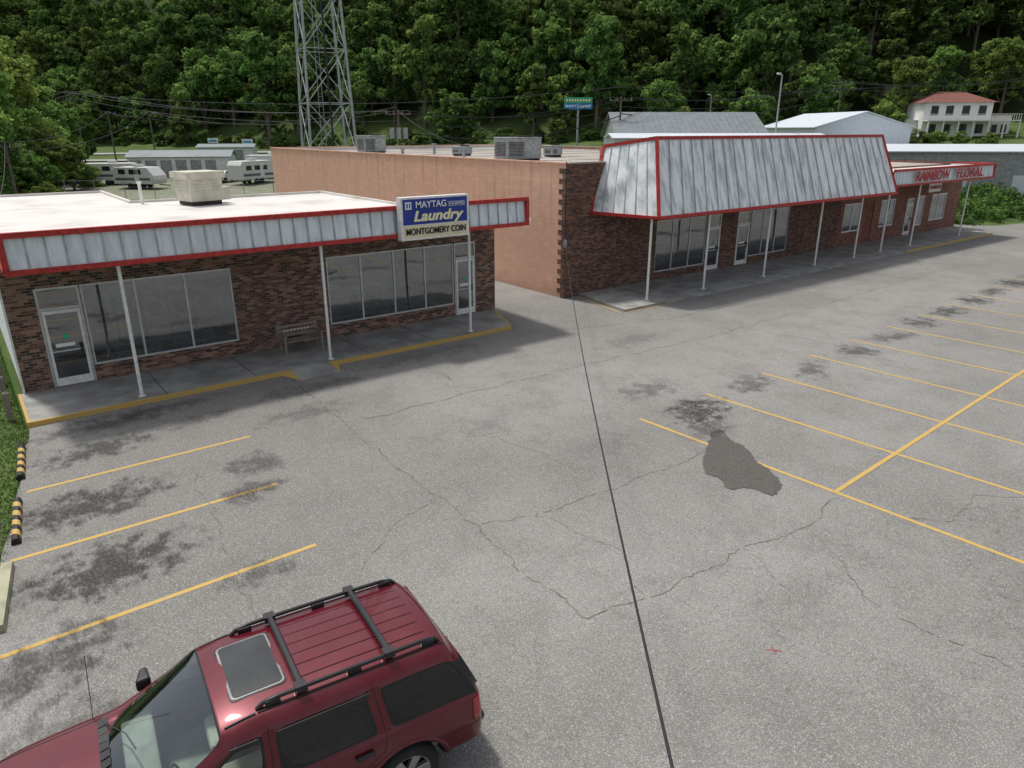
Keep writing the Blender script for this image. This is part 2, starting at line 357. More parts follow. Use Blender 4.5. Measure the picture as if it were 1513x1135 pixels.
def crack(pts,w=.035,z=.006):
    P=[Vector((*p,z)) for p in pts]; out=[]
    for i in range(len(P)-1):
        d=P[i+1]-P[i]; n=max(2,int(d.length/.09)); nn=Vector((-d.y,d.x,0)).normalized()
        for k in range(n): out.append(P[i]+d*k/n+nn*random.gauss(0,.02)+nn*.05*math.sin(k*.35+i))
    out.append(P[-1])
    for i in range(len(out)-1):
        d=(out[i+1]-out[i]).normalized(); s=Vector((-d.y,d.x,0)); w0=w*random.uniform(.25,.75); 
        if random.random()<.12: continue
        ck.quad(out[i]-s*w0/2,out[i+1]-s*w0/2,out[i+1]+s*w0/2,out[i]+s*w0/2,m_crack)
for pts,w in [([(6.82,19.3),(6.57,15.19),(6.44,11.98),(6.45,9.4),(6.2,7.96),(6.22,6.2)],.038),([(6.45,9.4),(7.07,9.08),(8.77,8.89),(11.08,8.8),(13.3,8.87)],.028),
  ([(6.22,6.2),(7.9,5.95),(9.66,5.93),(11.1,5.66),(12.6,5.9)],.032),([(6.57,15.19),(10,15.2),(14.36,15.08),(20.5,14.7),(28,14.9),(44,15.4)],.04),([(2.93,15.1),(2.7,12.5),(2.38,9.88),(2.5,8)],.022),
  ([(11.1,5.66),(10.66,4.9),(9.85,3.69),(10,2)],.024),([(9.66,5.93),(9.2,4.9),(8.4,4.2)],.018),([(15,19),(21,17.2),(34,17.0)],.04),([(22,14.7),(22.6,12),(22.3,9)],.025),([(6.5,10.8),(4.9,10.1),(4,9.2)],.018),
  ([(12.6,4.9),(13.5,4.1),(14.8,4.3),(16,3.4)],.022),([(7.5,9),(7.9,7.3),(7.3,6.1)],.018),([(10,15.2),(10.6,17),(10.2,18.8)],.025),([(8.77,8.89),(9.4,10.2),(9.1,12.3)],.016)]: crack(pts,w)
ck.obj('pavement_cracks')

# ------------------------------------------------------------------ laundry building
L_=empty('laundromat_building')
YW=22.2; ZF=.12
w=MB(); ops=[(1.28,2.32,ZF,2.86),(2.34,6.36,.57,2.86),(9.42,14.42,.57,2.86),(14.44,15.4,ZF,2.86)]
wall_x(w,.6,16.3,YW,0,3.72,ops,m_brickL)
for z in (.53,): 
    w.box(2.33,6.4,YW-.05,YW-.002,z-.07,z+.02,m_brickL); w.box(9.38,14.43,YW-.05,YW-.002,z-.07,z+.02,m_brickL)
w.quad((16.3,YW,0),(16.3,27,0),(16.3,27,3.72),(16.3,YW,3.72),m_brickL)
w.quad((4.8,27,0),(16.3,27,0),(16.3,27,3.72),(4.8,27,3.72),m_pink); w.quad((4.8,27,3.72),(11.5,27,3.72),(11.5,27,4.5),(4.8,27,4.5),m_pink)
w.quad((4.8,27,0),(4.8,32.3,0),(4.8,32.3,4.5),(4.8,27,4.5),m_pink); w.quad((.6,32.3,0),(4.8,32.3,0),(4.8,32.3,4.5),(.6,32.3,4.5),m_pink)
w.quad((11.5,20.1,3.7),(11.5,27,3.7),(11.5,27,4.52),(11.5,20.1,4.52),m_siding)
w.obj('walls',L_)
s=MB(); z=0
while z<4.45:
    z1=min(z+.15,4.47); s.quad((.575,YW+.02,z),(.6,YW+.02,z1),(.6,32.3,z1),(.575,32.3,z),m_siding); s.quad((.575,YW+.02,z),(.575,32.3,z),(.6,32.3,z),(.6,YW+.02,z),m_siding); z+=.15
s.box(.55,.6,YW+.002,YW+.1,0,3.7,m_white)
s.obj('siding',L_)
fr=MB(); gl=MB()
door(fr,gl,1.28,2.32,YW,ZF,2.25,2.86,m_alu)
glazing(fr,gl,2.34,6.36,YW,.57,2.86,[3.68,5.02],m_alu)
glazing(fr,gl,9.42,14.42,YW,.57,2.86,[10.66,11.92,13.18],m_alu)
door(fr,gl,14.44,15.4,YW,ZF,2.25,2.86,m_alu)
fr.obj('window_frames',L_); gl.obj('window_glass',L_)
it=MB()
it.quad((.7,22.35,.1),(16.2,22.35,.1),(16.2,26.9,.1),(.7,26.9,.1),m_intf)
it.quad((.7,26.9,.1),(16.2,26.9,.1),(16.2,26.9,3.3),(.7,26.9,3.3),m_int)
it.quad((.7,22.35,3.3),(16.2,22.35,3.3),(16.2,26.9,3.3),(.7,26.9,3.3),m_int)
it.quad((.7,22.35,.1),(.7,26.9,.1),(.7,26.9,3.3),(.7,22.35,3.3),m_int); it.quad((16.2,22.35,.1),(16.2,26.9,.1),(16.2,26.9,3.3),(16.2,22.35,3.3),m_int)
it.quad((8.2,22.35,.1),(8.2,26.9,.1),(8.2,26.9,3.3),(8.2,22.35,3.3),m_int)
for i in range(8):
    a=9+i*.78; it.box(a,a+.7,25.2,25.9,.1,1.15,m_wash); it.cyl((a+.35,25.19,.65),(a+.35,25.15,.65),.2,.2,m_blackpl,14)
for i in range(6):
    a=2.8+i*.8; it.box(a,a+.7,25.6,26.5,.1,1.9,m_wash); it.cyl((a+.35,25.59,1.2),(a+.35,25.55,1.2),.24,.24,m_blackpl,14)
m_chair=M('chair_teal',(.05,.22,.2),.5)
for a in [9.7,10.3,11.0,11.6,12.3,12.9,13.6,3.0,3.8,4.6,5.4]:
    it.box(a,a+.45,22.9,23.3,.5,.55,m_chair); it.box(a,a+.45,22.85,22.9,.55,.95,m_chair)
    for dx in(.03,.4):
        for dy in(22.92,23.26): it.box(a+dx,a+dx+.025,dy,dy+.025,.1,.5,m_alu)
it.box(9.4,14.4,22.35,22.4,.1,.5,m_int)
it.obj('interior',L_)
c=MB()
c.quad((.75,19.92,3.72),(16.0,19.92,3.72),(16.0,YW,3.72),(.75,YW,3.72),m_soff)
c.box(.75,16.0,YW-.2,YW-.003,3.45,3.717,m_soff)
x=.8; zt,zb=4.5,3.72
c.quad((.75,19.9,zb),(16.0,19.9,zb),(16.0,19.97,zt),(.75,19.97,zt),m_panel)
while x<16.0:
    c.bar((x,19.885,zb),(x,19.955,zt),.04,.035,m_rib,up=(0,-1,0)); x+=.4
c.quad((.75,19.9,zb),(.75,19.97,zt),(.75,YW+.1,zt),(.75,YW+.1,zb),m_panel); c.add([(16.0,19.9,zb),(16.0,YW,zb),(16.0,20.5,zb+.1),(16.0,19.97,zt)],[(0,1,2,3)],m_panel)
c.box(.68,16.08,19.84,19.99,4.47,4.6,m_red); c.box(.68,16.08,19.82,19.95,3.63,3.75,m_red)
c.box(.67,.8,19.83,19.97,3.75,4.47,m_red); c.box(15.96,16.09,19.83,19.97,3.75,4.47,m_red)
c.box(.66,.76,19.97,YW+.1,4.47,4.59,m_red); c.box(.66,.76,19.97,YW+.1,3.63,3.75,m_red); c.box(15.99,16.09,19.97,YW,3.63,3.75,m_red)
c.obj('canopy_fascia',L_)
r=MB()
r.quad((.62,19.98,4.52),(11.5,19.98,4.52),(11.5,27,4.5),(.62,27,4.5),m_roofW); r.quad((.62,27,4.5),(4.8,27,4.5),(4.8,32.3,4.5),(.62,32.3,4.5),m_roofW)
r.quad((11.5,19.98,3.76),(16.25,19.98,3.76),(16.25,27,3.74),(11.5,27,3.74),m_roofW)
for bx in [(.55,.67,YW+.1,32.35,4.42,4.58),(.67,4.85,32.25,32.35,4.42,4.58),(4.75,4.85,27.05,32.25,4.42,4.58),(4.75,11.55,26.95,27.05,4.42,4.58),(11.45,11.56,20.0,26.95,4.42,4.58)]: r.box(*bx,m_roofW)
r.quad((16.3,20,3.72),(16.3,27,3.72),(16.3,27,3.85),(16.3,20,3.85),m_white)
r.obj('roof',L_)
ps=MB()
for a in(3.04,8.39,13.65):
    ps.cyl((a,20.05,.12),(a,20.05,3.72),.045,.045,m_white,12); ps.box(a-.08,a+.08,19.97,20.13,.12,.14,m_white)
ps.obj('canopy_posts',L_)
q=MB(); q.box(3.2,5.1,20.1,20.32,3.6,3.7,m_white); q.obj('light_fixture',L_,bevel=.02)
def hvac(name,x,y,z,w,d,h,m,rot=0,dense=True):
    e=empty(name,(x,y,z)); b=MB()
    b.box(-w/2,w/2,-d/2,d/2,.12,h,m); b.box(-w/2+.05,w/2-.05,-d/2+.05,d/2-.05,0,.12,m_dark)
    b.box(-w/2-.03,w/2+.03,-d/2-.03,d/2+.03,h,h+.05,m); b.obj('cabinet',e,bevel=.015)
    g=MB(); 
    if dense:
        n=int((h-.35)/.07)
        for i in range(n): g.box(-w/2+.1,-.05,-d/2-.02,-d/2-.004,.25+i*.07,.28+i*.07,m_dark)
        for i in range(n): g.box(-w/2-.02,-w/2-.004,-d/2+.15,d/2-.15,.25+i*.07,.28+i*.07,m_dark)
        g.cyl((w*.2,0,h+.055),(w*.2,0,h+.12),d*.32,d*.32,m_dark,20); g.box(.05,w/2-.08,-d/2-.015,-d/2-.003,.3,h-.15,m_steel)
    else:
        for i in range(5): g.box(-w/2+.12,w/2-.12,-d/2-.02,-d/2-.004,.4+i*.1,.44+i*.1,m); g.box(-w/2-.02,-w/2-.004,-d/2+.12,d/2-.12,.4+i*.1,.44+i*.1,m)
        g.box(-w/2-.08,w/2+.08,-d/2-.08,d/2+.08,h-.12,h+.08,m); g.box(w/2+.1,w/2+.4,-.2,.2,.1,.5,m)
    g.obj('grilles',e); e.rotation_euler=(0,0,rot); return e
hvac('rooftop_cooler',6.55,25.1,4.52,1.1,1.0,.95,m_acb,R(12),False)
v=MB(); v.cyl((5.05,26.4,4.5),(5.05,26.4,5.15),.05,.05,m_white); v.cyl((5.05,26.4,5.15),(5.05,26.4,5.22),.08,.08,m_white); v.cyl((7.6,26.6,4.5),(7.6,26.6,4.95),.04,.04,m_white); v.obj('roof_vent')

sw=MB()
def slab(mb,pts,z0,z1,m):
    n=len(pts); vs=[(p[0],p[1],z0) for p in pts]+[(p[0],p[1],z1) for p in pts]
    mb.add(vs,[tuple(range(n,2*n))]+[(i,(i+1)%n,n+(i+1)%n,n+i) for i in range(n)],m)
slab(sw,[(.5,19.79),(15.2,19.79),(16.2,YW-.002),(.5,YW-.002)],0,.12,m_conc)
sw.box(.5,7.0,19.71,19.788,0,.124,m_yel); sw.box(8.2,15.2,19.71,19.788,0,.124,m_yel)
sw.box(.42,.498,19.71,22.2,0,.124,m_yel)
sw.add([(15.202,19.79,0),(15.28,19.79,0),(16.28,YW,0),(16.202,YW,0),(15.202,19.79,.124),(15.28,19.79,.124),(16.28,YW,.124),(16.202,YW,.124)],[(4,5,6,7),(1,2,6,5),(0,1,5,4)],m_yel)
sw.add([(7.0,19.788,.118),(8.2,19.788,.118),(8.2,18.95,.008),(7.0,18.95,.008)],[(0,3,2,1)],m_conc)
sw.add([(7.0,19.70,.11),(7.0,18.95,.012),(6.7,19.70,.012),(8.2,19.70,.11),(8.2,18.95,.012),(8.5,19.70,.012)],[(0,2,1),(3,4,5)],m_yel)
for a in (3.6,6.0,9.6,12,14): sw.box(a,a+.02,19.8,YW-.01,.1205,.1225,m_dark)
sw.obj('laundromat_sidewalk')

S=empty('laundry_sign'); b=MB()
b.box(10.83,13.33,19.55,19.8,3.56,4.86,m_white); b.box(10.9,13.26,19.54,19.55,4.03,4.8,m_blue); b.box(10.9,13.26,19.54,19.55,3.62,4.0,m_cream)
b.obj('cabinet',S,bevel=.02)
text('MAYTAG',11.35,12.45,19.52,4.62,.2,m_letw,'letters_top',S,off=.01); text('EQUIPPED',12.55,13.15,19.52,4.6,.09,m_letw,'letters_small',S)
text('Laundry',11.2,13.05,19.52,4.27,.42,m_lety,'letters_main',S,shear=.25,off=.03); text('MONTGOMERY COIN',10.98,13.18,19.52,3.81,.2,m_letk,'letters_bottom',S,off=.015)
b=MB(); b.box(10.98,11.2,19.53,19.539,4.5,4.72,m_letw); b.box(11.02,11.16,19.525,19.53,4.54,4.68,m_blue); b.box(11.07,11.11,19.52,19.525,4.54,4.68,m_letw)
b.box(12.52,13.18,19.53,19.539,4.53,4.54,m_letw); b.box(12.52,13.18,19.53,19.539,4.66,4.67,m_letw); b.obj('logo',S)

Bn=empty('park_bench',(8.0,21.3,.12)); b=MB()
for i in range(4): b.box(-.68,.68,-.22+i*.115,-.13+i*.115,.42,.45,m_wood)
for i in range(3): b.bar((-.68,.27+i*.03,.56+i*.13),(.68,.27+i*.03,.56+i*.13),.03,.1,m_wood)
b.obj('slats',Bn)
b=MB()
for i in range(8): b.box(-.45+i*.11,-.39+i*.11,.262,.268,.67,.72,m_cream)
b.obj('painted_letters',Bn)
b=MB()
for sx in(-.6,.6):
    b.bar((sx,-.2,0),(sx,-.2,.62),.07,.07,m_wood,up=(0,1,0)); b.bar((sx,.22,0),(sx,.36,.9),.07,.07,m_wood,up=(0,1,0)); b.box(sx-.045,sx+.045,-.24,.24,.6,.64,m_wood); b.box(sx-.03,sx+.03,-.18,.22,.36,.42,m_wood)
b.obj('frame',Bn)
for i,(a,bb) in enumerate([(.12,20.6),(.16,22.1),(.2,23.8)]):
    b=MB(); b.box(-.06,.06,-.06,.06,0,.72,m_wood); b.add([(-.06,-.06,.72),(.06,-.06,.72),(.06,.06,.72),(-.06,.06,.72),(0,0,.78)],[(0,1,4),(1,2,4),(2,3,4),(3,0,4)],m_wood)
    b.obj('wooden_post',loc=(a,bb,-.03),rot=(0,R(random.uniform(-4,4)),0))
def wstop(name,p,q,rubber):
    p=Vector((*p,0));q=Vector((*q,0)); d=(q-p); n=9; e=empty(name,p); e.rotation_euler=(0,0,math.atan2(d.y,d.x)); Ln=d.length
    b=MB(); prof=[(-.08,0),(-.06,.09),(-.03,.115),(.03,.115),(.06,.09),(.08,0)]
    if not rubber: prof=[(-.09,0),(-.08,.12),(.08,.12),(.09,0)]
    for k in range(n):
        x0=Ln*k/n;x1=Ln*(k+1)/n; mat=(m_yel if k%2 else m_black) if rubber else m_stop
        m=len(prof); sk=.05 if rubber else 0
        vs=[(x0+sk*y/.08*(0 if k==0 else 1),y,z) for y,z in prof]+[(x1+sk*y/.08*(0 if k==n-1 else 1),y,z) for y,z in prof]
        fs=[(i,i+1,m+i+1,m+i) for i in range(m-1)]
        if k==0: fs.append(tuple(range(m)))
        if k==n-1: fs.append(tuple(range(2*m-1,m-1,-1)))
        b.add(vs,fs,mat)
    b.obj('block',e)
m_stop=M('stop_concrete',(.36,.35,.24),.9)
wstop('rubber_wheel_stop',(.18,18.35),(.02,16.6),True); wstop('rubber_wheel_stop',(-.12,15.5),(-.28,13.75),True); wstop('concrete_wheel_stop',(-.45,13.0),(-.7,11.15),False)

# ------------------------------------------------------------------ big store
G_=empty('strip_mall_building'); YB=22.3
w=MB()
w.quad((20,YB+.002,0),(20,55.5,0),(20,55.5,5.5),(20,YB+.002,5.5),m_pink); w.quad((20,55.5,0),(42,55.5,0),(42,55.5,5.5),(20,55.5,5.5),m_pink); w.quad((42,YB,0),(42,55.5,0),(42,55.5,5.5),(42,YB,5.5),m_pink)
w.quad((58.5,YB,0),(58.5,38,0),(58.5,38,4.6),(58.5,YB,4.6),m_brickR); w.quad((42,38,0),(58.5,38,0),(58.5,38,4.6),(42,38,4.6),m_brickR)
wall_x(w,20,42,YB,0,5.5,[(25.7,29.4,.45,2.85),(29.45,30.55,.1,2.85),(31.9,33.0,.1,2.85),(33.05,36.6,.45,2.85)],m_brickB)
wall_x(w,42,58.5,YB,0,4.6,[(42.4,44.5,.9,2.6),(45.0,46.0,.1,2.5),(46.9,48.8,.9,2.6),(50.4,51.4,.1,2.5),(51.9,53.0,.6,2.6),(54.0,56.4,.8,2.6)],m_brickR)
w.obj('walls',G_)
w=MB()
for i in range(27):
    z=i*.205; wd=.42 if i%2 else .2
    if z+.2>5.45: break
    w.box(19.985,20.0-.001,YB+.001,YB+wd,z,z+.2,m_brickB)
w.obj('corner_quoin',G_)
w=MB()
w.quad((20.2,22.3,5.3),(42,22.3,5.3),(42,55.4,5.3),(20.2,55.4,5.3),m_roofT)
w.box(19.96,20.2,22.3,55.55,5.5,5.56,m_pink); w.box(20.2,42.05,55.3,55.55,5.5,5.56,m_pink); w.box(41.8,42.05,22.3,55.3,5.5,5.56,m_roofT); w.box(20.2,22.4,22.28,22.5,5.5,5.56,m_roofT)
w.quad((20.2,22.5,5.3),(20.2,55.3,5.3),(20.2,55.3,5.5),(20.2,22.5,5.5),m_roofW); w.quad((20.2,55.3,5.3),(41.8,55.3,5.3),(41.8,55.3,5.5),(20.2,55.3,5.5),m_roofW)
w.quad((42.05,22.3,4.45),(58.5,22.3,4.45),(58.5,38,4.45),(42.05,38,4.45),m_roofT)
for i in range(8): w.box(20.3,41.7,25+i*4,25.12+i*4,5.305,5.33,m_roofW)
w.obj('roof',G_)
fr=MB(); gl=MB()
glazing(fr,gl,25.7,29.4,YB,.45,2.85,[26.9,28.15],m_alu); door(fr,gl,29.45,30.55,YB,.1,2.2,2.85,m_white); door(fr,gl,31.9,33.0,YB,.1,2.2,2.85,m_white); glazing(fr,gl,33.05,36.6,YB,.45,2.85,[34.2,35.4],m_alu)
glazing(fr,gl,42.4,44.5,YB,.9,2.6,[43.45],m_white,.08); glazing(fr,gl,46.9,48.8,YB,.9,2.6,[],m_white,.08); glazing(fr,gl,54.0,56.4,YB,.8,2.6,[55.2],m_white,.08); glazing(fr,gl,51.9,53,YB,.6,2.6,[],m_white,.08)
door(fr,gl,50.4,51.4,YB,.1,2.1,2.5,m_white)
fr.box(45.0,46.0,YB+.05,YB+.1,.1,2.5,m_shing)
fr.obj('window_frames',G_); gl.obj('window_glass',G_)
it=MB()
for (a,b_) in((20.2,41.9),(42.1,58.4)):
    it.quad((a,22.45,.1),(b_,22.45,.1),(b_,28,.1),(a,28,.1),m_intf); it.quad((a,28,.1),(b_,28,.1),(b_,28,3.4),(a,28,3.4),m_soff); it.quad((a,22.45,3.4),(b_,22.45,3.4),(b_,28,3.4),(a,28,3.4),m_int)
    it.quad((a,22.45,.1),(a,28,.1),(a,28,3.4),(a,22.45,3.4),m_int); it.quad((b_,22.45,.1),(b_,28,.1),(b_,28,3.4),(b_,22.45,3.4),m_int)
for k in range(6): it.box(25.5+k*2,27+k*2,24.5,25.1,.1,1.3,m_wood)
it.obj('interior',G_)
mn=MB()
BL=Vector((22.2,19.2,3.5));BR=Vector((41.9,19.2,3.5));TL=Vector((22.9,20.2,6.5));TR=Vector((41.2,20.2,6.5))
BLr=Vector((21.45,22.28,3.5));TLr=Vector((22.35,22.6,6.15));BRr=Vector((41.9,22.29,3.5));TRr=Vector((41.2,22.9,6.35))
mn.quad(BL,BR,TR,TL,m_mans); mn.quad(BLr,BL,TL,TLr,m_mans); mn.quad(BR,BRr,TRr,TR,m_mans)
mn.quad(TL+Vector((0,.1,0)),TR+Vector((0,.1,0)),(41.2,20.3,5.3),(22.9,20.3,5.3),m_roofT)
mn.quad((22.7,20.3,5.31),(41.15,20.3,5.31),(41.15,22.3,5.31),(22.4,22.3,5.31),m_roofT)
mn.quad((22.98,20.3,5.3),(22.42,22.6,5.3),(22.42,22.6,6.1),(22.98,20.3,6.4),m_roofT); mn.quad((41.12,20.3,5.3),(41.12,22.9,5.3),(41.12,22.9,6.3),(41.12,20.3,6.4),m_roofT)
mn.quad((22.25,19.25,3.48),(41.85,19.25,3.48),(41.85,22.29,3.48),(21.5,22.29,3.48),m_soff)
n=26; nrm=Vector((0,-.95,.31))
for i in range(1,n):
    t=i/n; p=BL.lerp(BR,t)+nrm*.012; q_=TL.lerp(TR,t)+nrm*.012; mn.bar(p,q_,.04,.06,m_rib,up=nrm)
nl=Vector((-.97,0,.23))
for i in range(1,6):
    t=i/6; mn.bar(BLr.lerp(BL,t)+nl*.012,TLr.lerp(TL,t)+nl*.012,.04,.05,m_rib,up=nl)
for a,b_ in((BL,BR),(TL,TR),(BL,TL),(BR,TR),(BLr,BL),(TLr,TL),(BR,BRr),(TR,TRr),(BLr,TLr)):
    mn.bar(a,b_,.13,.13,m_red)
mn.obj('mansard_canopy',G_)
f=MB()
f.quad((41.95,19.5,3.85),(55.8,19.5,3.85),(55.8,19.55,4.62),(41.95,19.55,4.62),m_panel); f.quad((55.8,19.5,3.85),(55.8,22.3,3.85),(55.8,22.3,4.62),(55.8,19.55,4.62),m_panel)
x=42.2
while x<55.8: f.bar((x,19.49,3.85),(x,19.54,4.62),.03,.03,m_panel,up=(0,-1,0)); x+=.4
f.box(41.95,55.9,19.44,19.6,4.6,4.72,m_red); f.box(41.95,55.9,19.42,19.56,3.77,3.88,m_red); f.box(55.75,55.88,19.43,19.6,3.88,4.6,m_red); f.box(55.8,55.9,19.6,22.3,4.6,4.72,m_red); f.box(55.8,55.9,19.6,22.3,3.77,3.88,m_red)
f.quad((41.95,19.55,3.86),(55.8,19.55,3.86),(55.8,22.3,3.86),(41.95,22.3,3.86),m_soff); f.quad((41.95,19.55,4.6),(55.8,19.55,4.6),(55.8,22.3,4.5),(41.95,22.3,4.5),m_roofW)
f.obj('florist_canopy',G_)
ps=MB()
for a,bb,zt in((22.3,19.65,3.5),(25.95,19.6,3.5),(30.6,19.65,3.5),(35.3,19.75,3.5),(39.3,19.75,3.5),(42.6,19.9,3.86),(46.3,19.9,3.86),(53.3,19.9,3.86)):
    ps.cyl((a,bb,.1),(a,bb,zt),.05,.05,m_white,12); ps.box(a-.09,a+.09,bb-.09,bb+.09,.1,.12,m_white)
ps.obj('canopy_posts',G_)
s=MB(); slab(s,[(20.35,19.1),(56.5,19.1),(58.6,YB-.002),(20.9,YB-.002)],0,.1,m_conc)
s.box(44,56.5,18.98,19.098,0,.104,m_yel)
s.box(20.34,44,19.0,19.098,0,.104,m_conc)
for a in range(23,56,3): s.box(a,a+.02,19.11,YB-.01,.1005,.1025,m_dark)
s.obj('store_sidewalk')
mk=MB(); stripe((20.1,19.0),(20.75,22.2),.07,.008); stripe((20.2,18.93),(23.5,18.93),.05,.008); mk.obj('kerb_edge_line')
S=empty('florist_sign'); text('RAINBOW',44.2,48.6,19.34,4.24,.6,m_letr,'letters_left',S,off=.025); text('FLORAL',49.6,53.6,19.34,4.24,.6,m_letr,'letters_right',S,off=.025)
b=MB()
for x0,x1 in((44.2,48.6),(49.6,53.6)): b.box(x0,x1,19.38,19.4,4.23,4.25,m_steel)
b.obj('mounting_rails',S)
S=empty('hanging_sign'); b=MB(); b.box(50.2,51.9,21.0,21.06,3.0,3.55,m_white); b.cyl((50.4,21.03,3.55),(50.4,21.03,3.86),.01,.01,m_black,6); b.cyl((51.7,21.03,3.55),(51.7,21.03,3.86),.01,.01,m_black,6); b.obj('panel',S)
text('FLOWERS GIFTS',50.3,51.8,20.985,3.28,.2,m_letr,'letters',S)
hvac('rooftop_ac_unit',23.7,30.2,5.3,2.0,1.4,1.1,m_acg,R(-8)); hvac('rooftop_ac_unit',23.6,46.2,5.3,1.6,1.2,1.1,m_acg); hvac('rooftop_ac_unit',25.2,49,5.3,1.2,1.1,.9,m_acg); hvac('rooftop_ac_unit',25.5,38,5.3,.9,.9,.5,m_acg); hvac('rooftop_ac_unit',28.5,33,5.3,.8,.8,.6,m_acg)
v=MB()
for a,bb,h in((24.6,36.5,.5),(22.5,40,.4),(27,33.5,.45),(30,44,.5),(26,42,.6),(29.5,30,.4)): v.cyl((a,bb,5.3),(a,bb,5.3+h),.1,.1,m_steel); v.cyl((a,bb,5.3+h),(a,bb,5.36+h),.17,.17,m_steel)
v.obj('roof_vents')
F=Vector((20,22.26));N_=Vector((2.25,1.62)); pts=[]
for i in range(-60,61):
    k=i/60; p=N_+(F-N_)*k; pts.append((p.x,p.y,3.84-3.3*k+1.8*k*k))
tube(pts,.0095,m_wire,'service_cable')
b=MB(); b.box(19.93,20.03,22.2,22.29,2.2,2.5,m_steel); b.cyl((19.96,22.25,2.5),(19.96,22.25,5.6),.02,.02,m_wire,8); b.obj('cable_bracket')

# ------------------------------------------------------------------ lattice tower
T=empty('lattice_tower'); ta,tb=VF(-17.1,70); t=MB(); Ht=48; w0=4.5; ang=R(-12)
def tc(z): 
    hw=(w0-(w0-1.2)*z/Ht)/2; return [Vector((ta+math.cos(ang+math.pi/4+i*math.pi/2)*hw*1.414,tb+math.sin(ang+math.pi/4+i*math.pi/2)*hw*1.414,z)) for i in range(4)]
nb=12; zs=[Ht*(1-(1-i/nb)**1.15) for i in range(nb+1)]
for i in range(nb):
    a=tc(zs[i]);b_=tc(zs[i+1])
    for k in range(4):
        k2=(k+1)%4
        t.cyl(a[k],b_[k],.12,.12,m_steel,8,False); t.bar(b_[k],b_[k2],.07,.07,m_steel); t.bar(a[k],b_[k2],.07,.07,m_steel); t.bar(a[k2],b_[k],.07,.07,m_steel)
t.obj('steel_frame',T)
t=MB()
for i in range(110): 
    z=.5+i*.42; p=tc(z); q_=p[0].lerp(p[1],.45); q2=p[0].lerp(p[1],.55); 
    if i%2==0: t.bar(q_,q2,.03,.03,m_steel)
t.bar(tc(0)[0].lerp(tc(0)[1],.45),tc(46)[0].lerp(tc(46)[1],.45),.04,.04,m_steel); t.bar(tc(0)[0].lerp(tc(0)[1],.55),tc(46)[0].lerp(tc(46)[1],.55),.04,.04,m_steel)
t.bar(tc(0)[2].lerp(tc(0)[3],.5),tc(46)[2].lerp(tc(46)[3],.5),.16,.1,m_black)
t.obj('ladder_and_cables',T)

def lat(px,Y): return (px-756.5)/1050*Y*.945
def pole(px,Y,ztop,arms=1,xf=False,r=.14,name='utility_pole',lamp=False):
    X=lat(px,Y); a,b_=VF(X,Y); z0=float(hgt(np.array(a),np.array(b_)))-.1; e=empty(name,(a,b_,0)); m=MB()
    m.cyl((0,0,z0),(0,0,ztop),r,r*.65,m_pole if not lamp else m_steel,10)
    ux=Vector((CA,-SA,0))
    for k in range(arms):
        z=ztop-.4-k*.9; m.bar(-ux*1.2+Vector((0,0,z)),ux*1.2+Vector((0,0,z)),.1,.12,m_pole)
        for s_ in(-1.1,-.4,.4,1.1): m.cyl(ux*s_+Vector((0,0,z+.06)),ux*s_+Vector((0,0,z+.28)),.04,.03,m_steel,6)
    if lamp: m.bar((0,0,ztop-.1),tuple(ux*-.5+Vector((0,0,ztop+.05))),.07,.07,m_steel); m.box(-.75,-.35,-.12,.12,ztop,ztop+.12,m_white)
    m.obj('shaft',e)
    if xf:
        m=MB()
        for s_ in(-.5,0.15,.75):
            c_=ux*s_+Vector((-.35,-.35,0)); m.cyl(c_+Vector((0,0,ztop-2.6)),c_+Vector((0,0,ztop-1.6)),.25,.25,m_steel,12)
        m.obj('transformers',e)
    return Vector((a,b_,ztop-.1))
P={}
P['a']=pole(5,60,5.9); P['b']=pole(120,112,12.2,2); P['c']=pole(166,118,9.6,1); P['d']=pole(226,112,9.4,1); P['e']=pole(590,72,8.6,1,True); P['f']=pole(915,80,10.1,1); P['g']=pole(1145,74,11.8,0,name='street_lamp',lamp=True,r=.1); P['h']=pole(1046,112,11.6,0,name='street_lamp',lamp=True,r=.1); P['i']=pole(1233,112,13.6,2)
P['j']=pole(1560,100,14,1); P['k']=pole(-60,90,11,1)
wr=MB()
def wire(p,q,sag,r=.018,off=(0,0,0)):
    p=p+Vector(off);q=q+Vector(off); o=None
    for i in range(19):
        t=i/18; c_=p.lerp(q,t); c_.z-=sag*4*t*(1-t)
        if o is not None: wr.cyl(o,c_,r,r,m_wire,5,False)
        o=c_
for p,q in(('k','b'),('b','e'),('e','f'),('f','i'),('i','j')):
    for off in((-.8,.6,0),(.8,-.6,0),(0,0,-.9)): wire(P[p],P[q],1.2,.036,off)
wire(P['f'],P['i'],1.5,.05,(0,0,-1.6)); wire(P['e'],P['f'],1.4,.05,(0,0,-1.8)); wire(P['a'],P['c'],1.0,.03); wire(P['c'],P['d'],.8,.035); wire(P['d'],P['e'],1.5,.035); wire(P['a'],Vector((.7,24,4.4)),.8,.02); wire(P['e'],Vector((34,50,5.6)),.5,.02); wire(P['a']+Vector((0,0,-.6)),P['d'],1.3,.03)
wire(P['k']+Vector((0,0,1.5)),P['f']+Vector((0,0,1.0)),2.2,.036); wire(P['f']+Vector((0,0,1.0)),P['j']+Vector((0,0,1.5)),1.8,.036); wire(P['b']+Vector((0,0,-1.8)),P['e']+Vector((0,0,.3)),2,.036)
wr.obj('power_lines')
b=MB(); b.cyl((-15.5,-19.1,0),(-15.5,-19.1,9.4),.16,.11,m_pole,12); b.bar((-16.6,-18.2,8.9),(-14.4,-20,8.9),.1,.12,m_pole); b.obj('utility_pole')

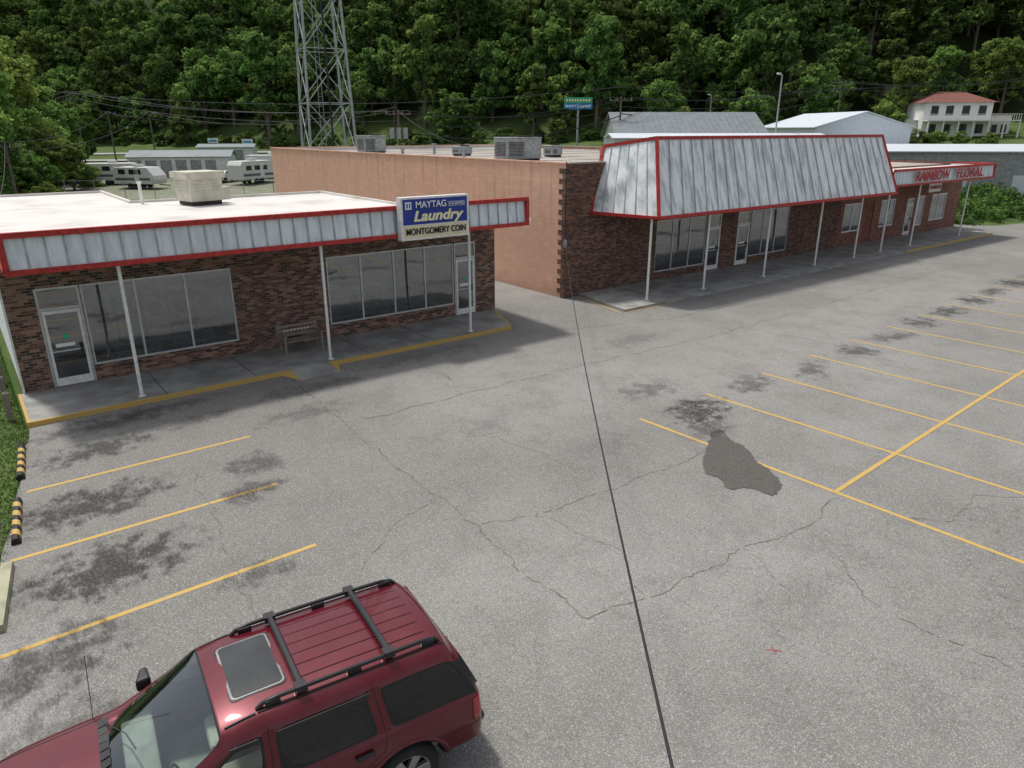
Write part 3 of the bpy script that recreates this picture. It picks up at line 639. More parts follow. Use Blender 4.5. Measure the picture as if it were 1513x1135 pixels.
a,b_=VF(lat(853,90),90); S=empty('roadside_sign',(a,b_,0)); rz=-R(37.7); b=MB()
b.cyl((0,0,0),(0,0,9.1),.12,.12,m_steel,10); b.box(-1.65,1.65,-.12,.12,9.75,10.4,m_green); b.box(-1.65,1.65,-.12,.12,9.1,9.72,m_cyan)
for i in range(9): b.box(-1.45+i*.33,-1.25+i*.33,-.14,-.121,9.95,10.2,m_lety); b.box(-1.45+i*.33,-1.25+i*.33,-.14,-.121,9.3,9.55,m_letw)
b.obj('panel_and_post',S); S.rotation_euler=(0,0,rz)

# ------------------------------------------------------------------ background buildings
def gable(name,px,Y,wid,dep,hw,hr,mw,mr,rot=0,ridge='x',z0=None,extra=None):
    X=lat(px,Y); a,b_=VF(X,Y+dep/2); z=float(hgt(np.array(a),np.array(b_))) if z0 is None else z0; e=empty(name,(a,b_,z-.1)); e.rotation_euler=(0,0,-R(37.7)+rot); m=MB()
    w2,d2=wid/2,dep/2; o=.3
    m.box(-w2,w2,-d2,d2,0,hw,mw)
    if ridge=='x':
        m.add([(-w2,-d2,hw),(-w2,d2,hw),(-w2,0,hr-.05),(w2,-d2,hw),(w2,d2,hw),(w2,0,hr-.05)],[(0,1,2),(3,5,4)],mw)
        for s_ in(-1,1): m.add([(-w2-o,s_*(d2+o),hw-.1),(w2+o,s_*(d2+o),hw-.1),(w2+o,0,hr),(-w2-o,0,hr),(-w2-o,s_*(d2+o),hw+.0),(w2+o,s_*(d2+o),hw+.0),(w2+o,0,hr+.1),(-w2-o,0,hr+.1)],[(0,1,2,3),(4,7,6,5),(0,4,5,1),(0,3,7,4),(1,5,6,2)],mr)
    else:
        m.add([(-w2,-d2,hw),(w2,-d2,hw),(0,-d2,hr-.05),(-w2,d2,hw),(w2,d2,hw),(0,d2,hr-.05)],[(0,1,2),(3,5,4)],mw)
        for s_ in(-1,1): m.add([(s_*(w2+o),-d2-o,hw-.1),(s_*(w2+o),d2+o,hw-.1),(0,d2+o,hr),(0,-d2-o,hr),(s_*(w2+o),-d2-o,hw),(s_*(w2+o),d2+o,hw),(0,d2+o,hr+.1),(0,-d2-o,hr+.1)],[(0,1,2,3),(4,7,6,5),(0,4,5,1),(0,3,7,4),(1,5,6,2)],mr)
    if extra: extra(m,w2,d2,hw,hr)
    m.obj('shell',e); return e
def shedwin(m,w2,d2,hw,hr):
    for i in range(4): m.box(-w2+1+i*w2/2,-w2+2.6+i*w2/2,-d2-.03,-d2-.003,0.1,2.6,m_whroof)
def ribs(m,w2,d2,hw,hr):
    n=int(w2*2/.6)
    for i in range(n): x=-w2+i*.6; m.bar((x,-d2-.3,hw+.03),(x,0,hr+.12),.06,.05,m_greyroof)
    shedwin(m,w2,d2,hw,hr)
gable('metal_warehouse',1024,76,15.2,12,6.2,8.6,m_wallg,m_greyroof,extra=ribs,z0=0)
gable('metal_barn',1265,86,11.6,14,7.3,8.9,m_whroof,m_whroof,R(6),'y',z0=-.1,extra=shedwin)
gable('storage_shed',1068,70,20,6,6.2,6.5,m_whroof,m_whroof,z0=0,extra=shedwin)
gable('long_warehouse',1500,74,24,10,4.9,5.4,m_wallg,m_whroof,R(-4),z0=0,extra=shedwin)
def mini(m,w2,d2,hw,hr):
    n=int(w2*2/1.9)
    for i in range(n): m.box(-w2+.3+i*1.9,-w2+1.7+i*1.9,-d2-.03,-d2-.003,.1,hw-.45,m_wallg)
gable('self_storage_building',250,102,13,7,2.8,3.5,m_siding,m_greyroof,R(14),extra=mini); gable('self_storage_building',325,128,9,6,2.5,2.9,m_siding,m_greyroof,R(12),extra=mini)
def house():
    Y=120; X=lat(1408,Y); a,b_=VF(X,Y); z=float(hgt(np.array(a),np.array(b_))); e=empty('hillside_house',(a,b_,z-.4)); e.rotation_euler=(0,0,-R(37.7)-R(8)); m=MB()
    m.box(-5,5,0,8,0,5.6,m_white); m.box(5,8.5,1,8,0,3.6,m_white); m.box(-8,-5,2,8,0,2.8,m_white)
    m.add([(-5.5,-.5,5.5),(5.5,-.5,5.5),(5.5,8.5,5.5),(-5.5,8.5,5.5),(-2,4,7.2),(2,4,7.2)],[(0,1,5,4),(1,2,5),(2,3,4,5),(3,0,4)],m_shing)
    m.box(5.0,8.9,.6,8.3,3.6,3.8,m_shing); m.box(-8.2,-5,1.7,8.2,2.8,2.95,m_white)
    m.box(-5,8.5,-2.2,0,2.7,2.85,m_white)
    for i in range(7): m.box(-4.9+i*2.2,-4.7+i*2.2,-2.1,-1.9,0,2.7,m_white)
    for i in range(40): m.box(-4.9+i*.34,-4.86+i*.34,-2.15,-2.1,2.85,3.7,m_white)
    m.box(-5,8.5,-2.17,-2.09,3.7,3.78,m_white)
    for zz in(.9,3.6):
        for x in(-4,-1.8,.6,3): m.box(x,x+1.1,-.04,-.004,zz,zz+1.4,m_win)
    for x in(5.8,7.2): m.box(x,x+.8,.96,.996,1,2.2,m_win)
    m.obj('shell',e)
house()
def sheet(name,X0,X1,Y0,Y1,m,dz,n=24):
    v=[];f=[]
    for j in range(n+1):
        for i in range(n+1):
            a,b_=VF(X0+(X1-X0)*i/n,Y0+(Y1-Y0)*j/n); v.append((a,b_,float(hgt(np.array(a),np.array(b_)))+dz))
    f=[(j*(n+1)+i,j*(n+1)+i+1,(j+1)*(n+1)+i+1,(j+1)*(n+1)+i) for j in range(n) for i in range(n)]
    me=bpy.data.meshes.new(name); me.from_pydata(v,[],f); me.materials.append(m); o=bpy.data.objects.new(name,me); COL.objects.link(o)
sheet('gravel_lot',-66,-24,74,101,m_gravel,.12); sheet('side_road',-130,-20,150,155,m_roadg,.15); sheet('gravel_drive',-100,-68,132,136,m_roadg,.14)
def trailer(px,Y,Ln,h,rot):
    X=lat(px,Y); a,b_=VF(X,Y); z=float(hgt(np.array(a),np.array(b_)))+.1; e=empty('travel_trailer',(a,b_,z)); e.rotation_euler=(0,0,-R(37.7)+rot)
    m=MB(); l=Ln/2; pr=[(-l,.6),(-l,h-.5),(-l+.35,h),(l-.9,h),(l-.1,h*.62),(l,h*.45),(l-.25,.6)]; n=len(pr)
    vs=[(x,-1.2,zz) for x,zz in pr]+[(x,1.2,zz) for x,zz in pr]
    m.add(vs,[tuple(range(n)),tuple(range(2*n-1,n-1,-1))]+[(i,n+i,n+(i+1)%n,(i+1)%n) for i in range(n)],m_trim); m.obj('body',e,bevel=.06)
    m=MB()
    for s_ in(-1,1):
        m.box(-l+.3,l-.6,s_*1.205-.004,s_*1.205+.004,1.0,1.3,m_rvs)
        for x in(-l+.8,-l+2.2,l-2.6): m.box(x,x+.9,s_*1.205-.008,s_*1.205+.008,1.7,2.25,m_win)
        m.box(.1,.75,s_*1.205-.008,s_*1.205+.008,.75,2.5,m_siding)
        for x in(-.6,.25): m.cyl((x,s_*1.0,.35),(x,s_*1.22,.35),.35,.35,m_black,14)
    m.box(-.5,.4,-.4,.4,h,h+.3,m_trim); m.bar((l-.3,0,.5),(l+1.1,0,.45),.12,.1,m_black); m.obj('fittings',e)
for px,Y,Ln,h,rot in((160,93,6.5,2.6,.25),(198,88,5.5,2.5,-.2),(368,94,6,2.8,1.1),(400,101,7,3.0,.1)): trailer(px,Y,Ln,h,rot)
def car_small(px,Y,m,rot):
    X=lat(px,Y); a,b_=VF(X,Y); z=float(hgt(np.array(a),np.array(b_)))+.12; e=empty('parked_car',(a,b_,z)); e.rotation_euler=(0,0,rot); q=MB()
    pr=[(-2.2,.3),(-2.25,.8),(-1.9,.95),(-1.5,1.0),(-1.0,1.42),(.4,1.42),(1.05,.98),(2.0,.85),(2.2,.6),(2.2,.3)]; n=len(pr)
    vs=[(x,-.85+(.12 if z_>1.1 else 0),z_) for x,z_ in pr]+[(x,.85-(.12 if z_>1.1 else 0),z_) for x,z_ in pr]
    q.add(vs,[tuple(range(n)),tuple(range(2*n-1,n-1,-1))]+[(i,n+i,n+(i+1)%n,(i+1)%n) for i in range(n)],m); q.obj('body',e,bevel=.05)
    q=MB()
    for s_ in(-1,1):
        q.add([(-1.3,s_*.84,1.03),(.85,s_*.84,1.03),(.35,s_*.765,1.36),(-.95,s_*.765,1.36)],[(0,1,2,3)],m_win)
        for x in(-1.4,1.4): q.cyl((x,s_*.7,.32),(x,s_*.88,.32),.32,.32,m_black,14)
    q.add([(.46,-.7,1.4),(.46,.7,1.4),(1.04,.75,1.01),(1.04,-.75,1.01)],[(0,1,2,3)],m_win); q.obj('fittings',e)
m_cw=M('car_white',(.6,.6,.6),.3,coat=.5); m_cb=M('car_blue',(.08,.12,.2),.3,coat=.5)
car_small(330,96,m_cw,.5); car_small(300,94,m_cb,.2)
m=MB(); a,b_=VF(lat(112,94),94)
bm=bmesh.new(); bmesh.ops.create_icosphere(bm,subdivisions=3,radius=1)
for v_ in bm.verts: v_.co=Vector((v_.co.x*1.6,v_.co.y*1.0,max(0,v_.co.z)*1.4))*(1+.08*math.sin(v_.co.x*7+v_.co.y*5))
me=bpy.data.meshes.new('tarp_covered_boat'); bm.to_mesh(me); me.materials.append(m_tarp); o=bpy.data.objects.new('tarp_covered_boat',me); o.location=(a,b_,.2); COL.objects.link(o)
f=MB()
def fence(p,q,h=2.0):
    p=Vector((*VF(*p),0));q=Vector((*VF(*q),0)); n=int((q-p).length/3)
    for i in range(n+1):
        c_=p.lerp(q,i/n); z=float(hgt(np.array(c_.x),np.array(c_.y))); f.cyl((c_.x,c_.y,z),(c_.x,c_.y,z+h),.035,.035,m_steel,6)
    for hh in(.1,h*.35,h*.68,h): f.bar(p+Vector((0,0,hh)),q+Vector((0,0,hh)),.03 if hh==h else .015,.03 if hh==h else .015,m_steel)
fence((-66,74),(-24,74)); fence((-66,74),(-66,98)); fence((-24,74),(-28,98))
f.obj('chain_link_fence')
for px,Y,h in((314,150,3),(365,140,3.2),(205,120,2)):
    a,b_=VF(lat(px,Y),Y); z=float(hgt(np.array(a),np.array(b_))); b=MB(); b.cyl((0,0,0),(0,0,h),.06,.06,m_steel,8); b.box(-1,1,-.05,.05,h-.9,h,m_letw); b.box(-.8,.8,-.06,-.051,h-.7,h-.3,m_cyan); b.obj('small_road_sign',loc=(a,b_,z),rot=(0,0,-R(37.7)))

# ------------------------------------------------------------------ vegetation
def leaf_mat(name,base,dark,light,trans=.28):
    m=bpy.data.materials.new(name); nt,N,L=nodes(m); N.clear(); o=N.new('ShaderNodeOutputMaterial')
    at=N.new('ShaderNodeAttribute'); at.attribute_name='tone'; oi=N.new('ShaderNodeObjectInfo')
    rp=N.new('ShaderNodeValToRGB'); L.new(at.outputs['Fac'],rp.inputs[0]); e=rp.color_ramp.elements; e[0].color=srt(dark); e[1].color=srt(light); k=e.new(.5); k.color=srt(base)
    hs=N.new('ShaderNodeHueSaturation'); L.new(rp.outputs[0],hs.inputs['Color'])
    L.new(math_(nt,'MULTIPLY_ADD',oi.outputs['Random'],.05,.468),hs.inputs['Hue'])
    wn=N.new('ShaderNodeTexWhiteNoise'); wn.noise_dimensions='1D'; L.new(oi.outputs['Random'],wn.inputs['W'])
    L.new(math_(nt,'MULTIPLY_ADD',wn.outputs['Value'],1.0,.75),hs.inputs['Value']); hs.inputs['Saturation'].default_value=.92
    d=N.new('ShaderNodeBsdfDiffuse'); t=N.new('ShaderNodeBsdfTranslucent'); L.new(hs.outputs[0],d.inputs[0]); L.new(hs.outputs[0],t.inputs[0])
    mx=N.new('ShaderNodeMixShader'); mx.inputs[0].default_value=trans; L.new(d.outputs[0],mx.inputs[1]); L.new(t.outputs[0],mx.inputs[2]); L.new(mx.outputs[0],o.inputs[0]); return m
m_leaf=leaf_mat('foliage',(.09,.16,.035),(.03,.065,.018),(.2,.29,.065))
m_leaf2=leaf_mat('foliage_near',(.12,.2,.04),(.05,.1,.022),(.23,.33,.07))
m_kud=leaf_mat('vine_leaves',(.09,.17,.033),(.04,.09,.02),(.17,.28,.06))
def leaves(cent,rad,per,size,flat=.8,rg=rng):
    n=len(cent)*per; c=np.repeat(cent,per,0); r=np.repeat(rad,per)
    d=rg.normal(size=(n,3)); d/=np.linalg.norm(d,axis=1)[:,None]
    rr=rg.random(n)**.4; p=c+d*(rr*r)[:,None]*np.array([1,1,flat])
    nr=d*.7+rg.normal(size=(n,3))*.6+np.array([0,0,.5]); nr/=np.linalg.norm(nr,axis=1)[:,None]
    h=rg.normal(size=(n,3)); t1=np.cross(nr,h); t1/=np.linalg.norm(t1,axis=1)[:,None]; t2=np.cross(nr,t1)
    s=size*rg.uniform(.6,1.3,n)[:,None]
    V=np.stack([p-t1*s,p-t2*s*.6,p+t1*s,p+t2*s*.6],1).reshape(-1,3)
    return V,n
def tree_mesh(name,seed,H,Rc,ncl,per,size,low=.25,mat=None):
    rg=np.random.default_rng(seed); cent=[];rad=[]
    nlobe=9; lob=[]
    for i in range(nlobe):
        z=rg.uniform(low+.1,.86); t=2*math.pi*i*.381966+rg.uniform(-.4,.4); prof=math.sin(math.pi*min(1,max(.05,(z-low*.6)/(1.05-low*.6))))**.6
        rr=Rc*.62*prof*rg.uniform(.5,1.1); lob.append((math.cos(t)*rr,math.sin(t)*rr,z*H,Rc*rg.uniform(.35,.55)))
    lob.append((0,0,H*.84,Rc*.45)); lob.append((rg.uniform(-.3,.3)*Rc,rg.uniform(-.3,.3)*Rc,H*.6,Rc*.6))
    for i in range(ncl):
        l=lob[i%len(lob)]; d=rg.normal(size=3); d/=np.linalg.norm(d); q=rg.uniform(.55,1.05)
        cent.append((l[0]+d[0]*l[3]*q,l[1]+d[1]*l[3]*q,l[2]+d[2]*l[3]*q*.85)); rad.append(Rc*rg.uniform(.12,.24))
    cent=np.array(cent);rad=np.array(rad)
    V,n=leaves(cent,rad,per,size,.7,rg)
    ct=np.repeat(rg.uniform(.1,.75,len(cent))+.3*(cent[:,2]/H-.5),per); tone=np.clip(ct+rg.normal(0,.15,n),0,1); tone=np.repeat(tone,4)  # random clump tone, plus lighter crown tops imitating light from above
    mb=MB(); mb.cyl((0,0,-.5),(0,0,H*.45),Rc*.075,Rc*.045,m_pole,8,False); mb.cyl((0,0,H*.45),(.1,0,H*.8),Rc*.045,Rc*.012,m_pole,6,False)
    for l in lob: mb.cyl((0,0,max(H*low*.8,l[2]-l[3]*1.5)),(l[0],l[1],l[2]),Rc*.03,Rc*.008,m_pole,5,False)
    k=len(mb.v); me=bpy.data.meshes.new(name)
    F=mb.f+(np.arange(n*4).reshape(-1,4)+k).tolist()
    me.from_pydata(mb.v+V.tolist(),[],F); me.materials.append(m_pole); me.materials.append(mat or m_leaf)
    me.polygons.foreach_set('material_index',[0]*len(mb.f)+[1]*n)
    at=me.attributes.new('tone','FLOAT','POINT'); at.data.foreach_set('value',np.concatenate([np.zeros(k),tone]))
    return me
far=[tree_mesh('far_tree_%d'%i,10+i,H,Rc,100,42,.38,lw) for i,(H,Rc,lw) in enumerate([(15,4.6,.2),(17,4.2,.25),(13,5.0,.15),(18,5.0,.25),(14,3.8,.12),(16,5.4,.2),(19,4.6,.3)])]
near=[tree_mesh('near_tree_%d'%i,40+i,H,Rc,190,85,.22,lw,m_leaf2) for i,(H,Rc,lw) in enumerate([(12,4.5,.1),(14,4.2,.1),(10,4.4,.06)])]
FO=empty('hillside_forest')
def fbase(x): return 150+min(-x*.43,50) if x<0 else 150-min(x*.2,28)
def ftree(x,y,s_,sz,dz):
    a,b_=VF(x,y); z=float(hgt(np.array(a),np.array(b_)))
    o=bpy.data.objects.new('tree',random.choice(far)); o.scale=(s_,s_,s_*sz); o.rotation_euler=(R(random.uniform(-4,4)),R(random.uniform(-4,4)),random.uniform(0,6.28)); o.location=(a,b_,z+dz); o.parent=FO; COL.objects.link(o)
Y=118.
while Y<258:
    X=-205.
    st=7.2
    while X<195:
        x=X+random.uniform(-3,3); y=Y+random.uniform(-3,3); X+=st
        base=fbase(x)
        if y<base-2 or y>base+60: continue
        if abs(x)>y*.88+8: continue
        if 52<x<84 and y<base+1: continue
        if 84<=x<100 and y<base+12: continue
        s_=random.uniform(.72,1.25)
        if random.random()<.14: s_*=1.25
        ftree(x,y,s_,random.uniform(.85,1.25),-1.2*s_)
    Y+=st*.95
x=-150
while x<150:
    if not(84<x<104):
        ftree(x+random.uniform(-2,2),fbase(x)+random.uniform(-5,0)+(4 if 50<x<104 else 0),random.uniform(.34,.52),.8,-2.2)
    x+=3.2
def plant(name,px,Y,s_,mesh,dz=0,sz=1):
    a,b_=VF(lat(px,Y),Y); z=float(hgt(np.array(a),np.array(b_))); o=bpy.data.objects.new(name,mesh); o.location=(a,b_,z+dz); o.scale=(s_,s_,s_*sz); o.rotation_euler=(0,0,random.uniform(0,6.28)); COL.objects.link(o); return o
for px,Y,s_,i in((-40,78,1.35,0),(15,84,1.15,1),(50,92,.95,2),(-10,100,1.4,1),(60,104,1.1,0),(-90,70,1.3,2),(30,74,.62,2),(-60,60,.9,0),(95,108,.75,1),(-120,90,1.6,1),(110,128,.9,0),(970,110,.9,1),(985,116,.8,0),(1305,104,.75,0),(1355,98,.6,2),(1470,132,1.0,1),(1330,128,.9,1),(1210,130,1.0,0),(1500,150,1.1,1),(1100,125,.9,2),(1440,138,.9,0),(1380,136,.9,1),(1500,138,.8,0)):
    plant('deciduous_tree',px,Y,s_,near[i],-.6)
for px,Y,s_ in((95,86,.6),(70,82,.62),(118,90,.45),(40,80,.6),(1335,72,.42),(1362,70,.45),(50,66,.4),(15,62,.35),(1385,108,.4),(1420,112,.35),(1460,108,.4),(1405,104,.3),(1440,100,.35),(10,72,.6)): plant('shrub',px,Y,s_,near[random.randrange(3)],-.8,.8)
cs=[];rs=[]
for i in range(2600):
    a=random.uniform(60.5,125); b_=random.uniform(21.8+ (0 if a<62 else -(a-62)*.2),44); lump=1.1+.9*math.sin(a*.33+1)*math.sin(b_*.5)+.6*math.sin(a*.9)*math.cos(b_*.8)
    if b_-21<2.5: lump*=.5
    cs.append((a,b_,random.uniform(0,1)*max(.25,lump)*1.0)); rs.append(random.uniform(.4,.8))
V,n=leaves(np.array(cs),np.array(rs),26,.17,.6)
me=bpy.data.meshes.new('vine_bank'); me.from_pydata(V.tolist(),[],np.arange(n*4).reshape(-1,4).tolist()); me.materials.append(m_kud)
at=me.attributes.new('tone','FLOAT','POINT'); tn=np.repeat(np.clip(np.repeat(rng.uniform(.1,.9,len(cs)),26)+rng.normal(0,.15,n),0,1),4); at.data.foreach_set('value',tn)
o=bpy.data.objects.new('vine_bank',me); COL.objects.link(o)
n=46000; gy=rng.uniform(6,36,n); edge=np.where(gy<19.6,.43-.15*(19.5-gy),.45)+.03; gx=edge-rng.random(n)**1.3*4.5; gx=np.where(gy>19.7,np.minimum(gx,.36),gx)
hh=rng.uniform(.0,.045,n); th=rng.uniform(0,6.28,n); dx=np.cos(th)*.014;dy=np.sin(th)*.014; lx=rng.normal(0,.03,n); ly=rng.normal(0,.03,n)
V=np.stack([np.stack([gx-dx,gy-dy,np.full(n,-.03)],1),np.stack([gx+dx,gy+dy,np.full(n,-.03)],1),np.stack([gx+lx,gy+ly,hh],1)],1).reshape(-1,3)
me=bpy.data.meshes.new('lawn_grass'); me.from_pydata(V.tolist(),[],np.arange(n*3).reshape(-1,3).tolist()); me.materials.append(m_kud)
at=me.attributes.new('tone','FLOAT','POINT'); at.data.foreach_set('value',np.repeat(rng.uniform(0,1,n),3)); o=bpy.data.objects.new('lawn_grass',me); COL.objects.link(o)

# ------------------------------------------------------------------ SUV
def paint():
    m=bpy.data.materials.new('maroon_paint'); nt,N,L=nodes(m); b=bsdf(nt); co=objco(nt)
    c=mixc(nt,noise(nt,co,900,1),(.095,.003,.009),(.135,.005,.015)); c=mixc(nt,math_(nt,'MULTIPLY',sstep(nt,noise(nt,co,2.5,4),.45,.75),.06),c,(.3,.2,.18))
    g=N.new('ShaderNodeNewGeometry'); c=mixc(nt,g.outputs['Backfacing'],c,(.12,.11,.1))
    L.new(c,b.inputs['Base Color']); b.inputs['Metallic'].default_value=.3; b.inputs['Roughness'].default_value=.36; b.inputs['Specular IOR Level'].default_value=.3; b.inputs['Coat Weight'].default_value=.65; b.inputs['Coat Roughness'].default_value=.05; return m
m_paint=paint(); m_gW=glass('windshield_glass',(.78,.88,.82),.06); m_gS=glass('side_glass',(.5,.56,.54),.05); m_gD=glass('privacy_glass',(.06,.065,.07),.02)
m_rub=M('window_rubber',(.012,.012,.013),.35); m_rim=M('alloy_rim',(.5,.5,.5),.3,.8,var=.1); m_tire=M('tire',(.022,.022,.022),.8); m_tail=M('tail_light',(.35,.01,.012),.12,spec=.8,var=.1); m_head=M('head_light',(.6,.62,.64),.1,.3); m_seat=M('seat_fabric',(.45,.43,.37),.9); m_dash=M('dashboard',(.3,.31,.29),.7); m_chrome=M('chrome',(.6,.6,.6),.12,1)
CAR=empty('red_suv',(1.27,6.2,0)); CAR.rotation_euler=(0,0,math.atan2(.105,-.9945))
Yr=[0,.78,.90,.945,.95,.935,.905,.785,.75,.66,.40,0]; Zr=[.34,.34,.46,.72,.95,1.06,1.10,1.55,1.62,1.685,1.735,1.75]
def cab(xb,xt,ys=1,dz=0):
    o=[]
    for j in range(12):
        x=xb if j<=6 else (xb+(xt-xb)*.92 if j==7 else xt); o.append((x,Yr[j]*ys,Zr[j]+(dz if j>6 else 0)))
    return o
ST=[list(zip([-2.2,-2.36,-2.44,-2.44,-2.37,-2.35,-2.34,-2.16,-2.11,-2.07,-2.06,-2.05],[0,.7,.82,.86,.86,.85,.83,.72,.68,.58,.36,0],[.36,.36,.46,.70,.93,1.06,1.10,1.52,1.585,1.65,1.69,1.70])),
 cab(-2.27,-2.0,1,-.02),cab(-2.12,-1.9,1,-.005),cab(-1.30,-1.22),cab(-1.15,-1.08,1,.005),cab(-.20,-.20,1,.01),cab(-.07,-.09,1,.01),cab(.76,.10),cab(.98,.24,1,-.025),
 list(zip([1.06]*6+[1.08,1.06,1.06,1.10,1.18,1.21],[0,.78,.9,.945,.95,.935,.89,.82,.74,.62,.38,0],[.34,.34,.46,.72,.95,1.05,1.075,1.10,1.11,1.125,1.14,1.145])),
 list(zip([1.36]*12,[0,.78,.9,.945,.95,.935,.89,.82,.72,.58,.36,0],[.34,.34,.46,.72,.94,1.03,1.06,1.08,1.085,1.09,1.125,1.13])),
 list(zip([1.9]*12,[0,.77,.89,.935,.94,.92,.87,.80,.70,.56,.34,0],[.34,.34,.46,.70,.91,.995,1.025,1.045,1.05,1.055,1.09,1.095])),
 list(zip([2.24]*12,[0,.72,.85,.9,.9,.88,.83,.77,.67,.54,.33,0],[.36,.36,.46,.66,.86,.93,.965,.985,.99,.995,1.02,1.025])),
 list(zip([2.34,2.38,2.41,2.42,2.39,2.38,2.37,2.37,2.38,2.39,2.4,2.41],[0,.62,.74,.78,.78,.76,.72,.67,.58,.47,.3,0],[.4,.4,.46,.6,.72,.82,.88,.9,.91,.915,.935,.94]))]
bm=bmesh.new(); cr=bm.edges.layers.float.new('crease_edge'); cv=bm.verts.layers.float.new('crease_vert'); idx=[]
for s_ in ST:
    row=[]
    for j,p in enumerate(s_):
        if j in(0,11): v_=bm.verts.new(p); row.append((v_,v_))
        else: row.append((bm.verts.new(p),bm.verts.new((p[0],-p[1],p[2]))))
    idx.append(row)
sets={}
def fc(vs,m=0,key=None):
    vs2=[]
    for v_ in vs:
        if v_ not in vs2: vs2.append(v_)
    f=bm.faces.new(vs2); f.material_index=m; f.smooth=True
    if key: sets.setdefault(key,[]).append(f)
nS=len(ST)
for i in range(nS-1):
    for j in range(11):
        for sd in(0,1):
            key=None; mi=0
            if j==6:
                if i==2: key='q%d'%sd; mi=3
                if i==4: key='r%d'%sd; mi=3
                if i==6: key='f%d'%sd; mi=2
                if i==1: key='q%d'%sd; mi=3
                if i==0: mi=4
            if i==8 and j>=8: key='ws'; mi=1
            if j<2: mi=4
            a,b_,c_,d=idx[i][j][sd],idx[i+1][j][sd],idx[i+1][j+1][sd],idx[i][j+1][sd]
            fc([a,b_,c_,d] if sd else [a,d,c_,b_],mi,key)
for e_,fl in((0,False),(nS-1,True)):
    for j in range(11):
        a,b_=idx[e_][j]; d,c_=idx[e_][j+1]
        mi=0; key=None
        if e_==0 and j in(6,): mi=3; key='rw'
        if j<2: mi=4
        if e_ and j in(3,4): mi=4
        fc([a,d,c_,b_] if fl else [a,b_,c_,d],mi,key)
bm.normal_update(); bmesh.ops.recalc_face_normals(bm,faces=bm.faces)
for k,fs in sets.items():
    r=bmesh.ops.inset_region(bm,faces=fs,thickness=.022,depth=0,use_even_offset=True,use_boundary=True)
    for f in r['faces']: f.material_index=4
    inner=set(fs); rim=set(r['faces'])
    for f in rim:
        for e_ in f.edges:
            l=e_.link_faces
            if any(x in inner for x in l) or any((x not in inner and x not in rim) for x in l): e_[cr]=1
        for v_ in f.verts:
            ni=sum(1 for x in v_.link_faces if x in inner)
            if k=='ws':
                if ni==1: v_[cv]=.7
            elif ni!=2: v_[cv]=.75
def creaseline(j,amt,i0=0,i1=nS-1):
    for i in range(i0,i1):
        for sd in(0,1):
            e_=bm.edges.get((idx[i][j][sd],idx[i+1][j][sd]))
            if e_: e_[cr]=max(e_[cr],amt)
creaseline(5,.5); creaseline(9,.35,0,9); creaseline(2,.5); creaseline(10,.5,9,13)
for i in (8,9):
    for sd in(0,1): idx[i][8][sd][cv]=.7
me=bpy.data.meshes.new('body_cage'); bm.to_mesh(me); bm.free()
mats=[m_paint,m_gW,m_gS,m_gD,m_rub]
for m in mats: me.materials.append(m)
cage=bpy.data.objects.new('tmp_cage',me); COL.objects.link(cage)
ss=cage.modifiers.new('s','SUBSURF'); ss.levels=3; ss.render_levels=3
cut=MB()
for m in mats: cut.slot(m)
WX=(-1.44,1.44); WZ=.37
for x in WX:
    for sd in(-1,1): cut.cyl((x,sd*.55,WZ+.02),(x,sd*1.3,WZ+.02),.44,.44,m_rub,40)
cu=cut.obj('tmp_cut')
bo=cage.modifiers.new('b','BOOLEAN'); bo.operation='DIFFERENCE'; bo.object=cu; bo.solver='EXACT'
dg=bpy.context.evaluated_depsgraph_get(); dg.update(); bme=bpy.data.meshes.new_from_object(cage.evaluated_get(dg))
bpy.data.objects.remove(cage); bpy.data.objects.remove(cu)
bme.name='body'; bme.polygons.foreach_set('use_smooth',[True]*len(bme.polygons)); bme.set_sharp_from_angle(angle=R(35))
body=bpy.data.objects.new('body',bme); COL.objects.link(body); body.parent=CAR
bmx=bmesh.new(); bmx.from_mesh(bme); bvh=BVHTree.FromBMesh(bmx)
def top(x,y):
    h=bvh.ray_cast(Vector((x,y,3)),Vector((0,0,-1))); return h[0].z if h[0] else 1
def side(x,z,sd):
    h=bvh.ray_cast(Vector((x,sd*2,z)),Vector((0,-sd,0))); return h[0].y if h[0] else sd*.9
def rearx(y,z):
    h=bvh.ray_cast(Vector((-4,y,z)),Vector((1,0,0))); return h[0].x if h[0] else -2.4
def seam(pts,sd,r=.005,m=m_rub,name='seam',off=0):
    out=[]
    for i in range(len(pts)-1):
        for k in range(10):
            t=k/10; x=pts[i][0]*(1-t)+pts[i+1][0]*t; z=pts[i][1]*(1-t)+pts[i+1][1]*t; out.append((x,side(x,z,sd)+sd*off,z))
    x,z=pts[-1]; out.append((x,side(x,z,sd)+sd*off,z)); return tube(out,r,m,name,CAR,8)
def patch(fn,u0,u1,v0,v1,n,m,name,off):
    v=[];f=[]
    for j in range(n+1):
        for i in range(n+1): v.append(fn(u0+(u1-u0)*i/n,v0+(v1-v0)*j/n,off))
    f=[(j*(n+1)+i,j*(n+1)+i+1,(j+1)*(n+1)+i+1,(j+1)*(n+1)+i) for j in range(n) for i in range(n)]
    q_=MB(); q_.add(v,f,m); o=q_.obj(name,CAR,smooth=True); so=o.modifiers.new('s','SOLIDIFY'); so.thickness=.012; so.offset=0; return o
